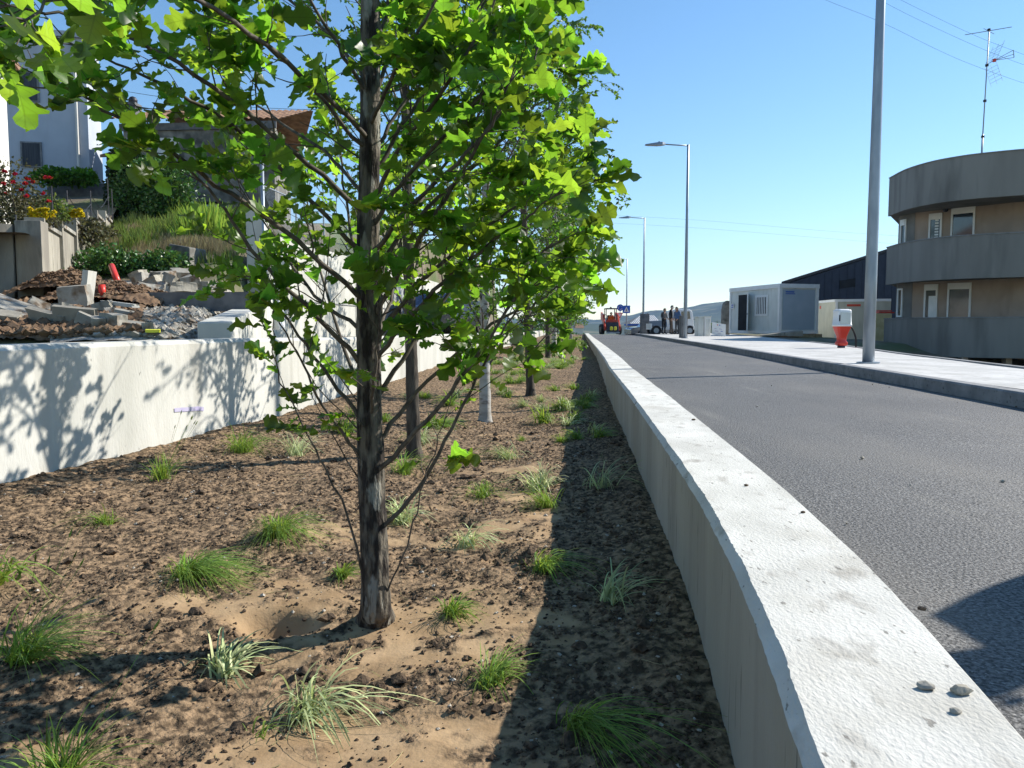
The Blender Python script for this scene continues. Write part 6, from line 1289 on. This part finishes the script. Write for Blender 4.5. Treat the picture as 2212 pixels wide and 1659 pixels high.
for k, (px, py, Y, w, h) in enumerate([(312, 606, 13, .34, .18), (335, 612, 12.6, .40, .16), (352, 600, 13.2, .36, .22), (372, 608, 12.8, .34, .14), (330, 628, 12, .5, .10), (392, 622, 12.2, .42, .15), (412, 608, 12.9, .3, .2), (300, 596, 13.6, .3, .16), (390, 596, 13.5, .3, .2), (430, 620, 12.4, .3, .16), (360, 625, 12.1, .3, .12), (20, 700, 7.4, .2, .12), (230, 690, 8.2, .2, .12), (140, 682, 8.4, .22, .12), (88, 672, 8.8, .26, .1), (222, 672, 8.9, .2, .1), (320, 716, 7, .1, .07)]):
    C_('rubble_piece', RL[k], px, py, Y, w, w * .7, h, (rng.uniform(-25, 25), rng.uniform(-25, 25), rng.uniform(0, 90)), ('slab', 'conc_old')[k % 2], rough=.35, group='angular rubble pieces', seed=k)
C_('concrete_kerb', 'long low dark concrete wall stub lying across the rubble yard', 425, 652, 10.6, 1.75, .16, .26, (0, 0, -6), 'conc_dark', 'wall stub', rough=.03)
C_('black_board', 'flat black board lying behind the left wall top', 288, 731, 7.0, .74, .12, .035, (0, 0, 4), 'black', 'board', rough=.02)
C_('yellow_rag', 'yellow scrap lying by the wall top right of the rubble', 328, 724, 6.9, .12, .08, .025, (5, 0, 20), 'yellow', 'scrap', rough=.9)
pipe = lambda lb, a, b: tag(MB().tube([P(*a), P(*b)], .045, 12).build('red_pipe', M['red'], None, True), lb, 'pipe', 'red plastic pipes in the rubble')
pipe('longer red pipe leaning out of the earth bank', (241, 574, 11.6), (256, 614, 11.3)); pipe('shorter red pipe standing upright below the longer one', (219.5, 615, 10.4), (222, 644, 10.4))
# earth banks
def mound(name, label, px, py, Y, rx, ry, h, mat, seed, n_l, lm, bury=.0):
    p = P(px, py, Y); n = 110
    def f(X, Yg):
        rr = np.sqrt((X / rx) ** 2 + (Yg / ry) ** 2); return h * np.clip(1 - rr ** 2, -3, 1) + h * 1.0 * fbm(X * 2.6 + seed, Yg * 2.6, 5, seed) * np.clip(1.25 - rr, 0, 1) + .05 * np.abs(fbm(X * 9, Yg * 9, 3, seed)) + .03 * fbm(X * 30, Yg * 30, 2, seed) - bury
    t = np.linspace(-1, 1, n); X, Yg = np.meshgrid(t * rx, t * ry)
    tag(grid(name, X + p.x, Yg + p.y, f(X, Yg) + p.z, M[mat], smooth=True), label, 'earth', kind='stuff')
    lumps('earth_lumps', n_l, (p.x - rx, p.x + rx, p.y - ry, p.y + ry), lambda x, y: f(x - p.x, y - p.y) + p.z, .012, .045, M[lm], lambda x, y: ((x - p.x) / rx) ** 2 + ((y - p.y) / ry) ** 2 < .85, label='loose lumps on the ' + label, cat='earth', pw=2.6)
mound('earth_bank', 'brown earth bank between the pier and the red pipes', 165, 625, 11.2, .85, .55, .17, 'earth', 3, 3000, 'earth')
mound('earth_bank', 'dark brown earth heaped around the red pipes', 240, 645, 10.9, .9, .6, .15, 'earth', 4, 3000, 'earth')
mound('earth_bank', 'brown earth heap at the left frame edge behind the wall', 60, 730, 7.35, 1.0, .5, .10, 'earth', 5, 3500, 'earth')
M['gravel'].node_tree.nodes['Principled BSDF']
ug = np.linspace(0, 1, 60); yg = np.linspace(6.75, 13.5, 110); UG, YG = np.meshgrid(ug, yg); XG_ = (-.60 * YG) * (1 - UG) + np.minimum(LWR(YG) - .33, -.355 * YG) * UG
tag(grid('gravel_yard', XG_, YG, terrain_z(XG_, YG) + .04 + .03 * fbm(XG_ * 5, YG * 5, 4, 4), M['gravel']), kind='structure')
lumps('rubble_earth', 9000, (-8.5, -3, 6.9, 12.5), lambda x, y: terrain_z(x, y) + .07, .015, .08, M['earth'], lambda x, y: (x < LWR(y) - .35) & (x / y < -.48) & (x / y > -.69), label='lumps of brown earth among the broken slabs', cat='earth', pw=2.6)
lumps('rubble_gravel', 16000, (-7, -2.4, 6.9, 12.8), lambda x, y: terrain_z(x, y) + .035, .012, .075, M['slab'], lambda x, y: (x < LWR(y) - .35) & (x / y > -.60) & (x / y < -.355), label='gravel and small broken concrete scattered behind the left wall', cat='gravel', pw=3.4)
# far vegetation beyond the crest
for k, (px, Y, w, h, lb) in enumerate([(1215, 95, 5, 2.6, 'rounded dark bush in the dip beyond the end of the bed'), (1262, 110, 6, 2.6, 'low dark bush beyond the crest left of the loader'), (1290, 120, 6, 2.4, 'low green bush right behind the loader'), (1150, 90, 6, 3.5, 'large bush beyond the last trees of the row'), (1545, 70, 3, 1.6, 'dark bush behind the tilted notice board')]):
    zb_ = TZf(at(px, Y), Y); shrub('far_bush', lb, 'bush', [(at(px, Y), Y, zb_ + h * .5, w / 2, 2, h * .55)], 1500, .35, M['hedge_leaf'], group='far bushes beyond the crest', stem=False)
# ================================================================ haze
hz = MB().box(-3300, -150, -40, 3300, 4400, 260).build('haze', None) if 0 else None
bm_ = MB().box(-3300, -150, -40, 3300, 4400, 330); me = bpy.data.meshes.new('haze'); me.from_pydata(bm_.v, [], bm_.f); ho_ = link(bpy.data.objects.new('haze', me))
hm_ = bpy.data.materials.new('haze'); hm_.use_nodes = True; hn = hm_.node_tree; hn.nodes.clear(); ov = hn.nodes.new('ShaderNodeOutputMaterial'); pv = hn.nodes.new('ShaderNodeVolumePrincipled')
pv.inputs['Density'].default_value = 1.15e-4; pv.inputs['Color'].default_value = (.34, .58, 1, 1); pv.inputs['Anisotropy'].default_value = .0
hn.links.new(pv.outputs[0], ov.inputs['Volume']); me.materials.append(hm_); tag(ho_, kind='stuff')
